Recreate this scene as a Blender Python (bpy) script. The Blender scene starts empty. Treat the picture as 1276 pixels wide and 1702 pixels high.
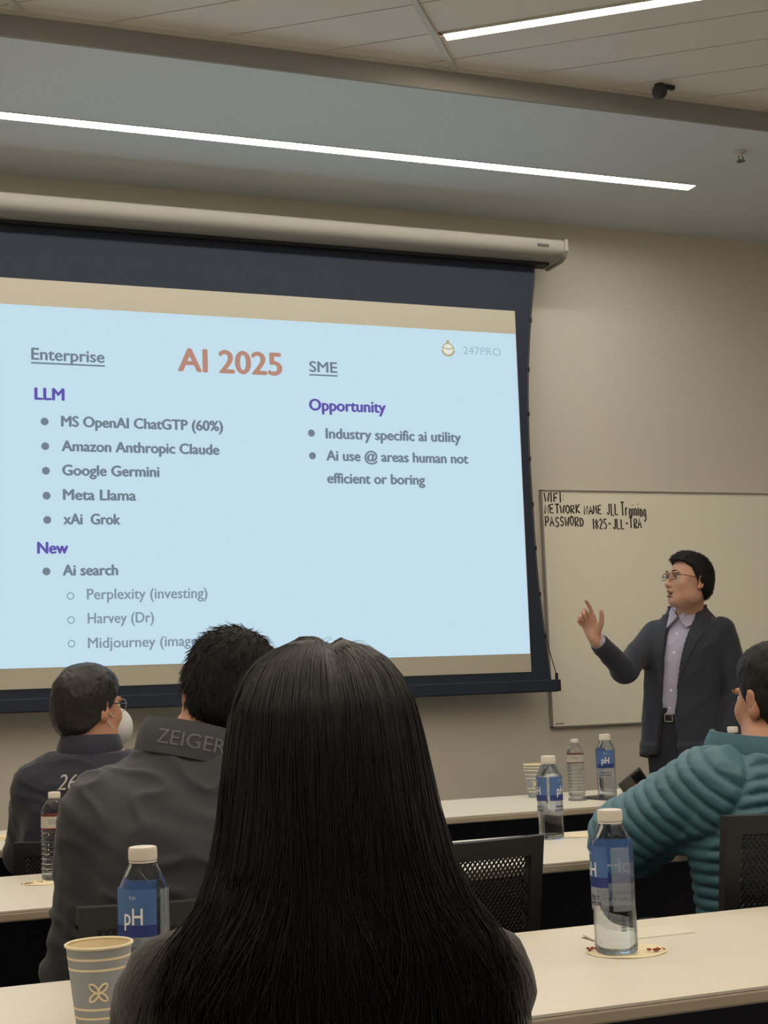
import bpy, bmesh, math, random
import numpy as np
from mathutils import Vector, Matrix, noise as mnoise

random.seed(7)
rng = np.random.default_rng(7)
sc = bpy.context.scene
COL = sc.collection

# ---------------------------------------------------------------- camera, light, exposure
CAM_R = Vector((0.93386, -0.35582, -0.03464))
CAM_LOC = Vector((0.0, 0.0, 1.19))
YAW, PITCH, ROLL, FPX = 0.368730270, 0.116290243, -0.0348811105, 2391.57136
Fv = Vector((math.sin(YAW) * math.cos(PITCH), math.cos(YAW) * math.cos(PITCH), math.sin(PITCH)))
R0 = Vector((math.cos(YAW), -math.sin(YAW), 0))
U0 = R0.cross(Fv)
Rv = R0 * math.cos(ROLL) + U0 * math.sin(ROLL)
Uv = Rv.cross(Fv)
cd = bpy.data.cameras.new('camera')
cam = bpy.data.objects.new('camera', cd)
COL.objects.link(cam)
cam.matrix_world = Matrix(((Rv.x, Uv.x, -Fv.x, CAM_LOC.x), (Rv.y, Uv.y, -Fv.y, CAM_LOC.y),
                           (Rv.z, Uv.z, -Fv.z, CAM_LOC.z), (0, 0, 0, 1)))
cd.sensor_fit = 'VERTICAL'
cd.sensor_height = 36.0
cd.sensor_width = 27.0
cd.lens = FPX / 1702 * 36.0
cd.clip_start = 0.05
sc.camera = cam

world = bpy.data.worlds.new('world')
sc.world = world
world.use_nodes = True
world.node_tree.nodes['Background'].inputs[0].default_value = (0.9, 0.95, 1.0, 1)
world.node_tree.nodes['Background'].inputs[1].default_value = 0.02

sc.view_settings.view_transform = 'Standard'
sc.view_settings.look = 'None'
sc.view_settings.exposure = 0.0
sc.view_settings.gamma = 1.0
sc.view_settings.use_curve_mapping = False
sc.cycles.use_denoising = True
sc.cycles.max_bounces = 10
sc.cycles.transmission_bounces = 10
sc.cycles.transparent_max_bounces = 16
sc.cycles.sample_clamp_indirect = 4.0

COVE_STRENGTH = 32.0      # linear light in the dropped ceiling by the screen
TILE_STRENGTH = 40.0      # linear lights in the plank ceiling
WARM = (1.0, 0.88, 0.71)
NEUTRAL = (1.0, 0.95, 0.84)


# ---------------------------------------------------------------- helpers
def lin(c):
    return tuple((x / 255 / 12.92) if x / 255 <= 0.04045 else ((x / 255 + 0.055) / 1.055) ** 2.4 for x in c)


MATS = {}


def mat(name, rgb, rough=0.6, metal=0.0, bump=0.0, bscale=60.0, var=0.0, vscale=8.0, spec=0.5, sheen=0.0,
        sss=0.0, stretch=None, coat=0.0):
    m = bpy.data.materials.new(name)
    m.use_nodes = True
    nt = m.node_tree
    b = nt.nodes['Principled BSDF']
    c = lin(rgb)
    b.inputs['Base Color'].default_value = (*c, 1)
    b.inputs['Roughness'].default_value = rough
    b.inputs['Metallic'].default_value = metal
    b.inputs['Specular IOR Level'].default_value = spec
    if sheen:
        b.inputs['Sheen Weight'].default_value = sheen
        b.inputs['Sheen Roughness'].default_value = 0.5
    if coat:
        b.inputs['Coat Weight'].default_value = coat
        b.inputs['Coat Roughness'].default_value = 0.2
    if sss:
        b.inputs['Subsurface Weight'].default_value = sss
        b.inputs['Subsurface Radius'].default_value = (0.012, 0.005, 0.003)
    tc = nt.nodes.new('ShaderNodeTexCoord')
    vec = tc.outputs['Object']
    if stretch:
        mp = nt.nodes.new('ShaderNodeMapping')
        mp.inputs['Scale'].default_value = stretch
        nt.links.new(vec, mp.inputs['Vector'])
        vec = mp.outputs['Vector']
    if var:
        n = nt.nodes.new('ShaderNodeTexNoise')
        n.inputs['Scale'].default_value = vscale
        n.inputs['Detail'].default_value = 4
        nt.links.new(vec, n.inputs['Vector'])
        mx = nt.nodes.new('ShaderNodeMix')
        mx.data_type = 'RGBA'
        mx.inputs[6].default_value = (*[x * (1 - var) for x in c], 1)
        mx.inputs[7].default_value = (*[min(1, x * (1 + var)) for x in c], 1)
        nt.links.new(n.outputs['Fac'], mx.inputs[0])
        nt.links.new(mx.outputs[2], b.inputs['Base Color'])
    if bump:
        n2 = nt.nodes.new('ShaderNodeTexNoise')
        n2.inputs['Scale'].default_value = bscale
        n2.inputs['Detail'].default_value = 3
        nt.links.new(vec, n2.inputs['Vector'])
        bp = nt.nodes.new('ShaderNodeBump')
        bp.inputs['Strength'].default_value = bump
        bp.inputs['Distance'].default_value = 0.002
        nt.links.new(n2.outputs['Fac'], bp.inputs['Height'])
        nt.links.new(bp.outputs['Normal'], b.inputs['Normal'])
    MATS[name] = m
    return m


def emis(name, rgb, strength, linear=False):
    m = bpy.data.materials.new(name)
    m.use_nodes = True
    nt = m.node_tree
    for n in list(nt.nodes):
        if n.type == 'BSDF_PRINCIPLED':
            nt.nodes.remove(n)
    e = nt.nodes.new('ShaderNodeEmission')
    e.inputs[0].default_value = (*(rgb if linear else lin(rgb)), 1)
    e.inputs[1].default_value = strength
    nt.links.new(e.outputs[0], nt.nodes['Material Output'].inputs[0])
    return m


def glass(name, rgb, ior, rough=0.0, clear=0.0):
    m = bpy.data.materials.new(name)
    m.use_nodes = True
    nt = m.node_tree
    b = nt.nodes['Principled BSDF']
    b.inputs['Base Color'].default_value = (*lin(rgb), 1)
    b.inputs['Transmission Weight'].default_value = 1.0
    b.inputs['IOR'].default_value = ior
    b.inputs['Roughness'].default_value = rough
    if clear:
        t = nt.nodes.new('ShaderNodeBsdfTransparent')
        t.inputs[0].default_value = (*lin(rgb), 1)
        mx = nt.nodes.new('ShaderNodeMixShader')
        mx.inputs[0].default_value = clear
        nt.links.new(b.outputs[0], mx.inputs[1])
        nt.links.new(t.outputs[0], mx.inputs[2])
        nt.links.new(mx.outputs[0], nt.nodes['Material Output'].inputs[0])
    return m


def film(name, rgb, opacity, rough=0.35):
    """thin printed plastic film, partly see-through"""
    m = bpy.data.materials.new(name)
    m.use_nodes = True
    nt = m.node_tree
    b = nt.nodes['Principled BSDF']
    b.inputs['Base Color'].default_value = (*lin(rgb), 1)
    b.inputs['Roughness'].default_value = rough
    tr = nt.nodes.new('ShaderNodeBsdfTranslucent')
    tr.inputs[0].default_value = (*lin(rgb), 1)
    a = nt.nodes.new('ShaderNodeMixShader')
    a.inputs[0].default_value = 0.55
    nt.links.new(b.outputs[0], a.inputs[1])
    nt.links.new(tr.outputs[0], a.inputs[2])
    t = nt.nodes.new('ShaderNodeBsdfTransparent')
    mx = nt.nodes.new('ShaderNodeMixShader')
    mx.inputs[0].default_value = opacity
    nt.links.new(t.outputs[0], mx.inputs[1])
    nt.links.new(a.outputs[0], mx.inputs[2])
    nt.links.new(mx.outputs[0], nt.nodes['Material Output'].inputs[0])
    return m


def tag(o, label=None, cat=None, group=None, kind=None):
    if label:
        o['label'] = label
    if cat:
        o['category'] = cat
    if group:
        o['group'] = group
    if kind:
        o['kind'] = kind
    return o


def empty(name, loc=(0, 0, 0), rz=0.0, label=None, cat=None, group=None):
    o = bpy.data.objects.new(name, None)
    COL.objects.link(o)
    o.location = loc
    o.rotation_euler = (0, 0, rz)
    o.empty_display_size = 0.05
    return tag(o, label, cat, group)


def link(name, me, m=None, parent=None):
    o = bpy.data.objects.new(name, me)
    COL.objects.link(o)
    if m is not None:
        ms = m if isinstance(m, (list, tuple)) else [m]
        me.materials.clear()
        for x in ms:
            me.materials.append(x)
    if parent is not None:
        o.parent = parent
    return o


def obj(name, bm, m=None, parent=None, smooth=False):
    me = bpy.data.meshes.new(name)
    bmesh.ops.recalc_face_normals(bm, faces=bm.faces)
    bm.to_mesh(me)
    bm.free()
    if smooth:
        me.polygons.foreach_set('use_smooth', [True] * len(me.polygons))
        if smooth != 'all':
            try:
                me.set_sharp_from_angle(angle=math.radians(smooth if smooth is not True else 40))
            except Exception:
                pass
    return link(name, me, m, parent)


def np_mesh(name, V, Fc, smooth=True):
    """V (n,3), Fc (m,k) with k = 3 or 4"""
    V = np.ascontiguousarray(V, dtype=np.float32)
    Fc = np.ascontiguousarray(Fc, dtype=np.int32)
    me = bpy.data.meshes.new(name)
    k = Fc.shape[1]
    me.vertices.add(len(V))
    me.vertices.foreach_set('co', V.ravel())
    me.loops.add(Fc.size)
    me.loops.foreach_set('vertex_index', Fc.ravel())
    me.polygons.add(len(Fc))
    me.polygons.foreach_set('loop_start', np.arange(0, Fc.size, k, dtype=np.int32))
    me.polygons.foreach_set('use_smooth', np.full(len(Fc), smooth))
    me.update(calc_edges=True)
    me.validate()
    return me


def join_np(parts):
    Vs, Fs, o = [], [], 0
    for V, Fc in parts:
        Vs.append(V)
        Fs.append(np.asarray(Fc) + o)
        o += len(V)
    return np.concatenate(Vs), np.concatenate(Fs)


def add_box(bm, lo, hi, M=None, bevel=0.0, seg=2):
    lo, hi = Vector(lo), Vector(hi)
    r = bmesh.ops.create_cube(bm, size=1.0)
    vs = r['verts']
    c = (lo + hi) / 2
    s = hi - lo
    for v in vs:
        v.co = Vector((v.co.x * s.x + c.x, v.co.y * s.y + c.y, v.co.z * s.z + c.z))
    if bevel:
        es = list({e for v in vs for e in v.link_edges})
        rr = bmesh.ops.bevel(bm, geom=es, offset=bevel, segments=seg, profile=0.5, affect='EDGES')
        vs = list({v for f in rr['faces'] for v in f.verts} | {v for v in vs if v.is_valid})
    if M is not None:
        bmesh.ops.transform(bm, matrix=M, verts=vs)
    return vs


def add_lathe(bm, prof, seg=32, M=None, close_bottom=True, close_top=True, power=None):
    """prof: list of (r, z)"""
    rings = []
    for r, z in prof:
        ring = []
        for i in range(seg):
            a = 2 * math.pi * i / seg
            ca, sa = math.cos(a), math.sin(a)
            k = 1.0
            if power:
                k = 1.0 / (abs(ca) ** power + abs(sa) ** power) ** (1.0 / power)
            v = Vector((r * ca * k, r * sa * k, z))
            ring.append(bm.verts.new(M @ v if M is not None else v))
        rings.append(ring)
    for a, b in zip(rings, rings[1:]):
        for i in range(seg):
            j = (i + 1) % seg
            bm.faces.new((a[i], a[j], b[j], b[i]))
    if close_bottom:
        bm.faces.new(list(reversed(rings[0])))
    if close_top:
        bm.faces.new(rings[-1])
    return rings


def add_tube(bm, pts, r, seg=8, closed=False, radii=None):
    pts = [Vector(p) for p in pts]
    n = len(pts)
    rings = []
    up = Vector((0.13, 0.31, 0.94)).normalized()
    prev = None
    for i, p in enumerate(pts):
        if closed:
            t = (pts[(i + 1) % n] - pts[i - 1]).normalized()
        else:
            t = (pts[min(i + 1, n - 1)] - pts[max(i - 1, 0)]).normalized()
        if prev is None:
            a = t.cross(up)
            if a.length < 1e-3:
                a = t.cross(Vector((1, 0, 0)))
        else:
            a = prev - t * prev.dot(t)
        a.normalize()
        prev = a
        b = t.cross(a)
        rr = radii[i] if radii else r
        rings.append([bm.verts.new(p + (a * math.cos(2 * math.pi * k / seg) + b * math.sin(2 * math.pi * k / seg)) * rr)
                      for k in range(seg)])
    m = n if closed else n - 1
    for i in range(m):
        A, B = rings[i], rings[(i + 1) % n]
        for k in range(seg):
            l = (k + 1) % seg
            bm.faces.new((A[k], A[l], B[l], B[k]))
    if not closed:
        bm.faces.new(list(reversed(rings[0])))
        bm.faces.new(rings[-1])


def add_ball(bm, c, r, seg=16, scale=(1, 1, 1)):
    rr = bmesh.ops.create_uvsphere(bm, u_segments=seg, v_segments=max(6, seg // 2), radius=r)
    for v in rr['verts']:
        v.co = Vector((v.co.x * scale[0], v.co.y * scale[1], v.co.z * scale[2])) + Vector(c)
    return rr['verts']


# ---- text as mesh data (2-D), cached
def text_geo(s, bold=0.0):
    cu = bpy.data.curves.new('t', 'FONT')
    cu.body = s
    cu.size = 1.0
    cu.offset = bold
    cu.resolution_u = 4
    o = bpy.data.objects.new('t', cu)
    COL.objects.link(o)
    dg = bpy.context.evaluated_depsgraph_get()
    me = bpy.data.meshes.new_from_object(o.evaluated_get(dg))
    V = np.array([v.co[:2] for v in me.vertices])
    Fc = [tuple(p.vertices) for p in me.polygons]
    bpy.data.objects.remove(o)
    bpy.data.curves.remove(cu)
    bpy.data.meshes.remove(me)
    return V, Fc


CAPH = 0.729   # cap height of the built-in font at size 1, refined below
_v, _ = text_geo('H')
CAPH = float(_v[:, 1].max())


def text_fit(s, width, cap, bold=0.0):
    V, Fc = text_geo(s, bold)
    x0, x1 = V[:, 0].min(), V[:, 0].max()
    W = np.empty_like(V)
    W[:, 0] = (V[:, 0] - x0) / (x1 - x0) * width
    W[:, 1] = V[:, 1] * cap / CAPH
    return W, Fc


def mesh_from(name, V3, Fc):
    me = bpy.data.meshes.new(name)
    me.from_pydata([tuple(map(float, v)) for v in V3], [], Fc)
    me.update()
    return me


# ---------------------------------------------------------------- distance-field modelling (bodies and clothes)
def smin(a, b, k):
    if k <= 0:
        return np.minimum(a, b)
    h = np.maximum(k - np.abs(a - b), 0) / k
    return np.minimum(a, b) - h * h * k * 0.25


def smax(a, b, k):
    return -smin(-a, -b, k)


def V3(*a):
    return np.array(a, dtype=np.float64)


def rcone(a, b, ra, rb):
    a, b = np.asarray(a, float), np.asarray(b, float)
    ba = b - a
    L2 = max(float(ba @ ba), 1e-9)

    def fn(X, Y, Z):
        px, py, pz = X - a[0], Y - a[1], Z - a[2]
        t = np.clip((px * ba[0] + py * ba[1] + pz * ba[2]) / L2, 0, 1)
        d = np.sqrt((px - t * ba[0]) ** 2 + (py - t * ba[1]) ** 2 + (pz - t * ba[2]) ** 2)
        return d - (ra + (rb - ra) * t)
    m = max(ra, rb)
    return fn, np.minimum(a, b) - m, np.maximum(a, b) + m


def ellip(c, r, M=None):
    """M rows = local axes"""
    c, r = np.asarray(c, float), np.asarray(r, float)
    M = np.eye(3) if M is None else np.asarray(M, float)

    def fn(X, Y, Z):
        px, py, pz = X - c[0], Y - c[1], Z - c[2]
        q = [px * M[i, 0] + py * M[i, 1] + pz * M[i, 2] for i in range(3)]
        k0 = np.sqrt(sum((q[i] / r[i]) ** 2 for i in range(3)))
        k1 = np.sqrt(sum((q[i] / r[i] ** 2) ** 2 for i in range(3))) + 1e-9
        return k0 * (k0 - 1) / k1
    e = np.sqrt(((M * r[:, None]) ** 2).sum(0))
    return fn, c - e, c + e


def loft(keys, off=0.0, p=2.2):
    """keys rows: z, u, v, a, b ; vertical stack of superellipses"""
    K = np.asarray(keys, float)
    K = K[np.argsort(K[:, 0])]
    zz = np.linspace(K[0, 0], K[-1, 0], 200)
    T = []
    for i in range(1, 5):
        y = np.interp(zz, K[:, 0], K[:, i])
        w = 13
        yp = np.pad(y, w, mode='edge')
        T.append(np.convolve(yp, np.ones(2 * w + 1) / (2 * w + 1), 'valid'))
    z0, z1 = K[0, 0], K[-1, 0]

    def fn(X, Y, Z):
        u = np.interp(Z, zz, T[0])
        v = np.interp(Z, zz, T[1])
        a = np.interp(Z, zz, T[2]) + off
        b = np.interp(Z, zz, T[3]) + off
        n = (np.abs((X - u) / a) ** p + np.abs((Y - v) / b) ** p) ** (1 / p)
        d = (n - 1) * np.minimum(a, b)
        return np.maximum(d, np.maximum(z0 - off - Z, Z - z1 - off))
    A = K[:, 3].max() + off
    B = K[:, 4].max() + off
    lo = np.array([K[:, 1].min() - A, K[:, 2].min() - B, z0 - off])
    hi = np.array([K[:, 1].max() + A, K[:, 2].max() + B, z1 + off])
    return fn, lo, hi


class Field:
    def __init__(s, lo, hi, h):
        s.h = h
        s.lo = np.asarray(lo, float)
        n = np.ceil((np.asarray(hi) - s.lo) / h).astype(int) + 1
        s.ax = [(s.lo[i] + h * np.arange(n[i])).astype(np.float32) for i in range(3)]
        s.D = np.full(tuple(n), 0.12, np.float32)

    def reg(s, lo, hi, pad):
        sl = []
        for i in range(3):
            a = int(np.floor((lo[i] - pad - s.lo[i]) / s.h))
            b = int(np.ceil((hi[i] + pad - s.lo[i]) / s.h)) + 1
            a, b = max(0, a), min(len(s.ax[i]), b)
            if b <= a:
                return None
            sl.append(slice(a, b))
        return tuple(sl)

    def xyz(s, sl):
        return (s.ax[0][sl[0]][:, None, None], s.ax[1][sl[1]][None, :, None], s.ax[2][sl[2]][None, None, :])

    def add(s, prim, k=0.0):
        fn, lo, hi = prim
        sl = s.reg(lo, hi, max(k, 0.0) + 2.5 * s.h)
        if sl is None:
            return s
        s.D[sl] = smin(s.D[sl], fn(*s.xyz(sl)).astype(np.float32), k)
        return s

    def sub(s, prim, k=0.0):
        fn, lo, hi = prim
        sl = s.reg(lo, hi, max(k, 0.0) + 2.5 * s.h)
        if sl is None:
            return s
        s.D[sl] = smax(s.D[sl], -fn(*s.xyz(sl)).astype(np.float32), k)
        return s

    def clip(s, f, k=0.0):
        """keep where f < 0"""
        sl = (slice(None),) * 3
        s.D = smax(s.D, f(*s.xyz(sl)).astype(np.float32), k)
        return s

    def mesh(s, smooth=1):
        D = s.D.copy()
        D[0], D[-1] = 0.1, 0.1
        D[:, 0], D[:, -1] = 0.1, 0.1
        D[:, :, 0], D[:, :, -1] = 0.1, 0.1
        S = (D < 0)
        n = np.array(D.shape)
        c = np.zeros(tuple(n - 1), np.uint8)
        offs = [(i, j, k) for i in (0, 1) for j in (0, 1) for k in (0, 1)]
        for i, j, k in offs:
            c += S[i:n[0] - 1 + i, j:n[1] - 1 + j, k:n[2] - 1 + k]
        mask = (c > 0) & (c < 8)
        I = np.argwhere(mask)
        idx = np.full(mask.shape, -1, np.int64)
        idx[mask] = np.arange(len(I))
        vals = np.stack([D[I[:, 0] + o[0], I[:, 1] + o[1], I[:, 2] + o[2]] for o in offs], 1)
        acc = np.zeros((len(I), 3))
        cnt = np.zeros(len(I))
        for a in range(8):
            for b in range(a + 1, 8):
                dd = np.array(offs[b]) - np.array(offs[a])
                if np.abs(dd).sum() != 1:
                    continue
                va, vb = vals[:, a], vals[:, b]
                m = (va < 0) != (vb < 0)
                t = np.where(m, va / np.where(m, va - vb, 1), 0)
                acc += np.where(m[:, None], np.array(offs[a])[None] + t[:, None] * dd[None], 0)
                cnt += m
        V = (I + acc / cnt[:, None]) * s.h + s.lo
        quads = []
        for axis in range(3):
            a1, a2 = (axis + 1) % 3, (axis + 2) % 3
            A = np.take(S, range(0, n[axis] - 1), axis)
            B = np.take(S, range(1, n[axis]), axis)
            E = np.argwhere(A != B)
            E = E[(E[:, a1] > 0) & (E[:, a2] > 0) & (E[:, a1] < n[a1] - 1) & (E[:, a2] < n[a2] - 1)]
            if not len(E):
                continue
            ins = A[E[:, 0], E[:, 1], E[:, 2]]
            q = []
            for d1, d2 in ((-1, -1), (0, -1), (0, 0), (-1, 0)):
                P = E.copy()
                P[:, a1] += d1
                P[:, a2] += d2
                q.append(idx[P[:, 0], P[:, 1], P[:, 2]])
            q = np.stack(q, 1)
            q[~ins] = q[~ins][:, ::-1]
            quads.append(q)
        Q = np.concatenate(quads)
        for _ in range(smooth):
            V = relax(V, Q, 0.5)
        return V, Q


def relax(V, Q, w):
    acc = np.zeros_like(V)
    cnt = np.zeros(len(V))
    for i in range(4):
        a, b = Q[:, i], Q[:, (i + 1) % 4]
        np.add.at(acc, a, V[b])
        np.add.at(cnt, a, 1)
        np.add.at(acc, b, V[a])
        np.add.at(cnt, b, 1)
    return V * (1 - w) + w * acc / np.maximum(cnt, 1)[:, None]


def normals(V, Q):
    n = np.cross(V[Q[:, 2]] - V[Q[:, 0]], V[Q[:, 3]] - V[Q[:, 1]])
    N = np.zeros_like(V)
    for i in range(4):
        np.add.at(N, Q[:, i], n)
    return N / np.maximum(np.linalg.norm(N, axis=1), 1e-12)[:, None]


def vnoise(P, scale, seed=0):
    """smooth value noise in [-1,1] on points (n,3)"""
    r = np.random.default_rng(seed)
    tab = r.uniform(-1, 1, 4096)
    q = P * np.asarray(scale)
    i = np.floor(q).astype(np.int64)
    f = q - i
    f = f * f * (3 - 2 * f)
    out = np.zeros(len(P))
    for a in (0, 1):
        for b in (0, 1):
            for c in (0, 1):
                hsh = ((i[:, 0] + a) * 73856093 ^ (i[:, 1] + b) * 19349663 ^ (i[:, 2] + c) * 83492791) & 4095
                w = (f[:, 0] if a else 1 - f[:, 0]) * (f[:, 1] if b else 1 - f[:, 1]) * (f[:, 2] if c else 1 - f[:, 2])
                out += w * tab[hsh]
    return out


def seg_param(P, a, b):
    a, b = np.asarray(a, float), np.asarray(b, float)
    ba = b - a
    t = np.clip(((P - a) @ ba) / (ba @ ba), 0, 1)
    d = np.linalg.norm(P - a - t[:, None] * ba, axis=1)
    return t, d


def strand_mesh(paths, r0, r1, sides=3):
    """paths (n, m, 3) -> thin tapering tubes"""
    P = np.asarray(paths)
    n, m, _ = P.shape
    T = np.gradient(P, axis=1)
    T /= np.maximum(np.linalg.norm(T, axis=2, keepdims=True), 1e-9)
    ref = np.array([0.31, 0.17, 0.93])
    A = np.cross(T, ref)
    A /= np.maximum(np.linalg.norm(A, axis=2, keepdims=True), 1e-6)
    B = np.cross(T, A)
    rad = np.linspace(r0, r1, m)[None, :, None]
    rings = [P + rad * (A * math.cos(2 * math.pi * k / sides) + B * math.sin(2 * math.pi * k / sides)) for k in range(sides)]
    V = np.stack(rings, 2).reshape(-1, 3)
    base = (np.arange(n)[:, None] * m + np.arange(m - 1)[None, :]) * sides
    Fs = []
    for k in range(sides):
        l = (k + 1) % sides
        Fs.append(np.stack([base + k, base + l, base + sides + l, base + sides + k], -1).reshape(-1, 4))
    return V, np.concatenate(Fs)


# ---------------------------------------------------------------- materials
M = {}
M['wall'] = mat('wall_paint', (222, 216, 203), 0.85, bump=0.05, bscale=220)
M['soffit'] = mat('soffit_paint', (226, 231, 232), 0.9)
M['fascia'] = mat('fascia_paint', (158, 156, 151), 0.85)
M['plank'] = mat('ceiling_plank', (240, 233, 224), 0.9, bump=0.15, bscale=300, var=0.02)
M['gap'] = mat('ceiling_gap', (60, 52, 46), 0.9)
M['trim'] = mat('white_trim', (215, 212, 204), 0.5)
M['carpet'] = mat('carpet', (84, 86, 96), 0.95, bump=0.6, bscale=260, var=0.25, vscale=40)  # floor colour lightened and blued to imitate veiling glare
M['base'] = mat('rubber_base', (40, 40, 42), 0.7)
M['table'] = mat('table_laminate', (226, 219, 204), 0.38, var=0.015, vscale=30)
M['edge'] = mat('table_edge', (178, 166, 146), 0.5)
M['darkmetal'] = mat('dark_metal', (62, 63, 66), 0.45, metal=0.6)
M['black'] = mat('black_plastic', (25, 26, 31), 0.65)
M['panel'] = mat('modesty_panel', (44, 48, 60), 0.6)  # dark tone raised towards blue, standing in for lens haze
M['chairmesh'] = mat('chair_mesh', (24, 25, 29), 0.7)
M['chairseat'] = mat('chair_fabric', (38, 40, 47), 0.9, bump=0.3, bscale=400)  # black fabric lightened, with veiling haze put into its colour
M['aluminium'] = mat('aluminium', (176, 174, 168), 0.35, metal=0.8)
M['board'] = mat('whiteboard_face', (250, 246, 229), 0.3)
M['ink'] = mat('marker_ink', (58, 52, 46), 0.6)
M['screenblack'] = mat('screen_black_drop', (33, 41, 58), 0.8)
M['screenwhite'] = mat('screen_white', (192, 186, 170), 0.85)
M['housing'] = mat('screen_housing', (152, 148, 138), 0.55)
M['cap'] = mat('cap_plastic', (226, 220, 212), 0.45)
M['blue'] = film('label_blue', (112, 150, 204), 0.78)
M['deepblue'] = film('label_deep_blue', (74, 92, 164), 0.85)
M['pale'] = film('label_pale', (206, 212, 222), 0.22)
M['ltext'] = mat('label_white_print', (240, 242, 245), 0.5)
M['dtext'] = mat('label_dark_print', (60, 70, 90), 0.5)
M['lgreen'] = mat('label_green_print', (96, 150, 96), 0.5)
M['water'] = glass('water_bottle_clear', (232, 240, 248), 1.30, 0.0, clear=0.22)
M['clear'] = glass('clear_plastic', (245, 247, 250), 1.4, 0.02, clear=0.45)
M['redlabel'] = film('label_red', (150, 60, 60), 0.85)
M['creamlabel'] = film('label_cream', (228, 222, 212), 0.85)
M['cup'] = mat('cup_grey', (150, 156, 162), 0.55)
M['cupin'] = mat('cup_cream', (236, 222, 190), 0.6)
M['paper'] = mat('paper_cream', (236, 222, 186), 0.8)
M['crumb'] = mat('crumb_red', (140, 62, 48), 0.8, var=0.3, vscale=200)
M['streak'] = mat('food_streak', (120, 104, 84), 0.8)
M['phone'] = mat('phone_black', (28, 28, 32), 0.2)
M['phonecase'] = mat('phone_case', (66, 62, 62), 0.45)
M['lens'] = mat('lens_black', (12, 12, 14), 0.15)
M['sprinkler'] = mat('sprinkler_metal', (120, 112, 104), 0.4, metal=0.7)
M['cove_led'] = emis('cove_led', NEUTRAL, COVE_STRENGTH, True)
M['tile_led'] = emis('tile_led', WARM, TILE_STRENGTH, True)
M['slide'] = emis('slide_light', (195, 222, 236), 1.0)
M['s_title'] = emis('slide_title', (182, 138, 122), 1.0)
M['s_sub'] = emis('slide_purple', (98, 88, 170), 1.0)
M['s_body'] = emis('slide_grey', (116, 130, 144), 1.0)
M['s_light'] = emis('slide_light_grey', (132, 148, 164), 1.0)
M['s_pale'] = emis('slide_pale_grey', (160, 184, 204), 1.0)
M['s_gold'] = emis('slide_gold', (178, 168, 128), 1.0)
M['s_cream'] = emis('slide_cream', (226, 230, 218), 1.0)

# ---------------------------------------------------------------- the room
XL, XR, YB, YF = -2.6, 6.6, -3.6, 6.30
ZS, ZT, YS = 3.465, 3.56, 4.93      # dropped ceiling, plank ceiling, where the drop begins


def struct(name, bm, m):
    return tag(obj(name, bm, m), kind='structure')


def sbox(name, lo, hi, m, bevel=0.0):
    bm = bmesh.new()
    add_box(bm, lo, hi, bevel=bevel)
    return struct(name, bm, m)


sbox('floor', (XL - .1, YB - .1, -0.1), (XR + .1, YF + .1, 0), M['carpet'])
sbox('wall_front', (XL - .1, YF, 0), (XR + .1, YF + .1, ZS), M['wall'])
sbox('wall_left', (XL - .1, YB, 0), (XL, YF, ZS), M['wall'])
sbox('wall_right', (XR, YB, 0), (XR + .1, YF, ZS), M['wall'])
sbox('wall_back', (XL - .1, YB - .1, 0), (XR + .1, YB, ZS), M['wall'])
sbox('baseboard_front', (XL, YF - .012, 0), (XR, YF, .10), M['base'])
sbox('baseboard_right', (XR - .012, YB, 0), (XR, YF, .10), M['base'])
sbox('baseboard_left', (XL, YB, 0), (XL + .012, YF, .10), M['base'])

# dropped ceiling with a slot for the linear light
CY0, CY1, CX0, CX1 = 5.595, 5.668, -1.1, 3.805
bm = bmesh.new()
add_box(bm, (XL, YS, ZS), (XR, CY0, ZS + .3))
add_box(bm, (XL, CY1, ZS), (XR, YF + .1, ZS + .3))
add_box(bm, (XL, CY0, ZS), (CX0, CY1, ZS + .3))
add_box(bm, (CX1, CY0, ZS), (XR, CY1, ZS + .3))
add_box(bm, (CX0, CY0, ZS + .05), (CX1, CY1, ZS + .3))
struct('ceiling', bm, M['soffit'])
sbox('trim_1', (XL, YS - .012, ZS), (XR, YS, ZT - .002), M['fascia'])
sbox('trim_2', (XL, YS - .022, ZT - .014), (XR, YS - .012, ZT), M['trim'])

# plank ceiling, laid at an angle to the screen wall
CA = -0.648195
AC, AS = math.cos(CA), math.sin(CA)


def tl(along, across, z):
    return Vector((along * AC - across * AS, along * AS + across * AC, z))


TM = Matrix(((AC, -AS, 0, 0), (AS, AC, 0, 0), (0, 0, 1, 0), (0, 0, 0, 1)))
bm = bmesh.new()
PW = 0.2455
LIGHTS = [(4.955, -1.135, 2.9), (3.482, -1.135, 3.9), (3.482, -3.75, -1.20), (2.009, -1.135, 3.9), (2.009, -3.75, -1.20), (0.536, -1.135, 3.9),
          (0.536, -3.75, -1.20), (-0.937, -1.135, 3.9)]  # strips after the first are unseen, added to brighten room and front wall
LW = 0.066
BAYS = [-6.43, -5.12, -3.81, -2.475, -1.165, 0.145, 1.455, 2.765, 4.075, 5.385, 6.695]
for k in range(-26, 12):
    a0 = 4.7085 + PW * k
    for b0, b1 in zip(BAYS, BAYS[1:]):
        lit = [L for L in LIGHTS if abs(L[0] - (a0 + PW)) < 0.02 and L[1] < b1 - .05 and L[2] > b0 + .05]
        litb = [L for L in LIGHTS if abs(L[0] - a0) < 0.02 and L[1] < b1 - .05 and L[2] > b0 + .05]
        y0 = a0 + (LW if litb else 0.0)
        add_box(bm, (b0 + .004, y0 + .0035, ZT), (b1 - .004, a0 + PW - .0035, ZT + .02), TM)
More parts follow.
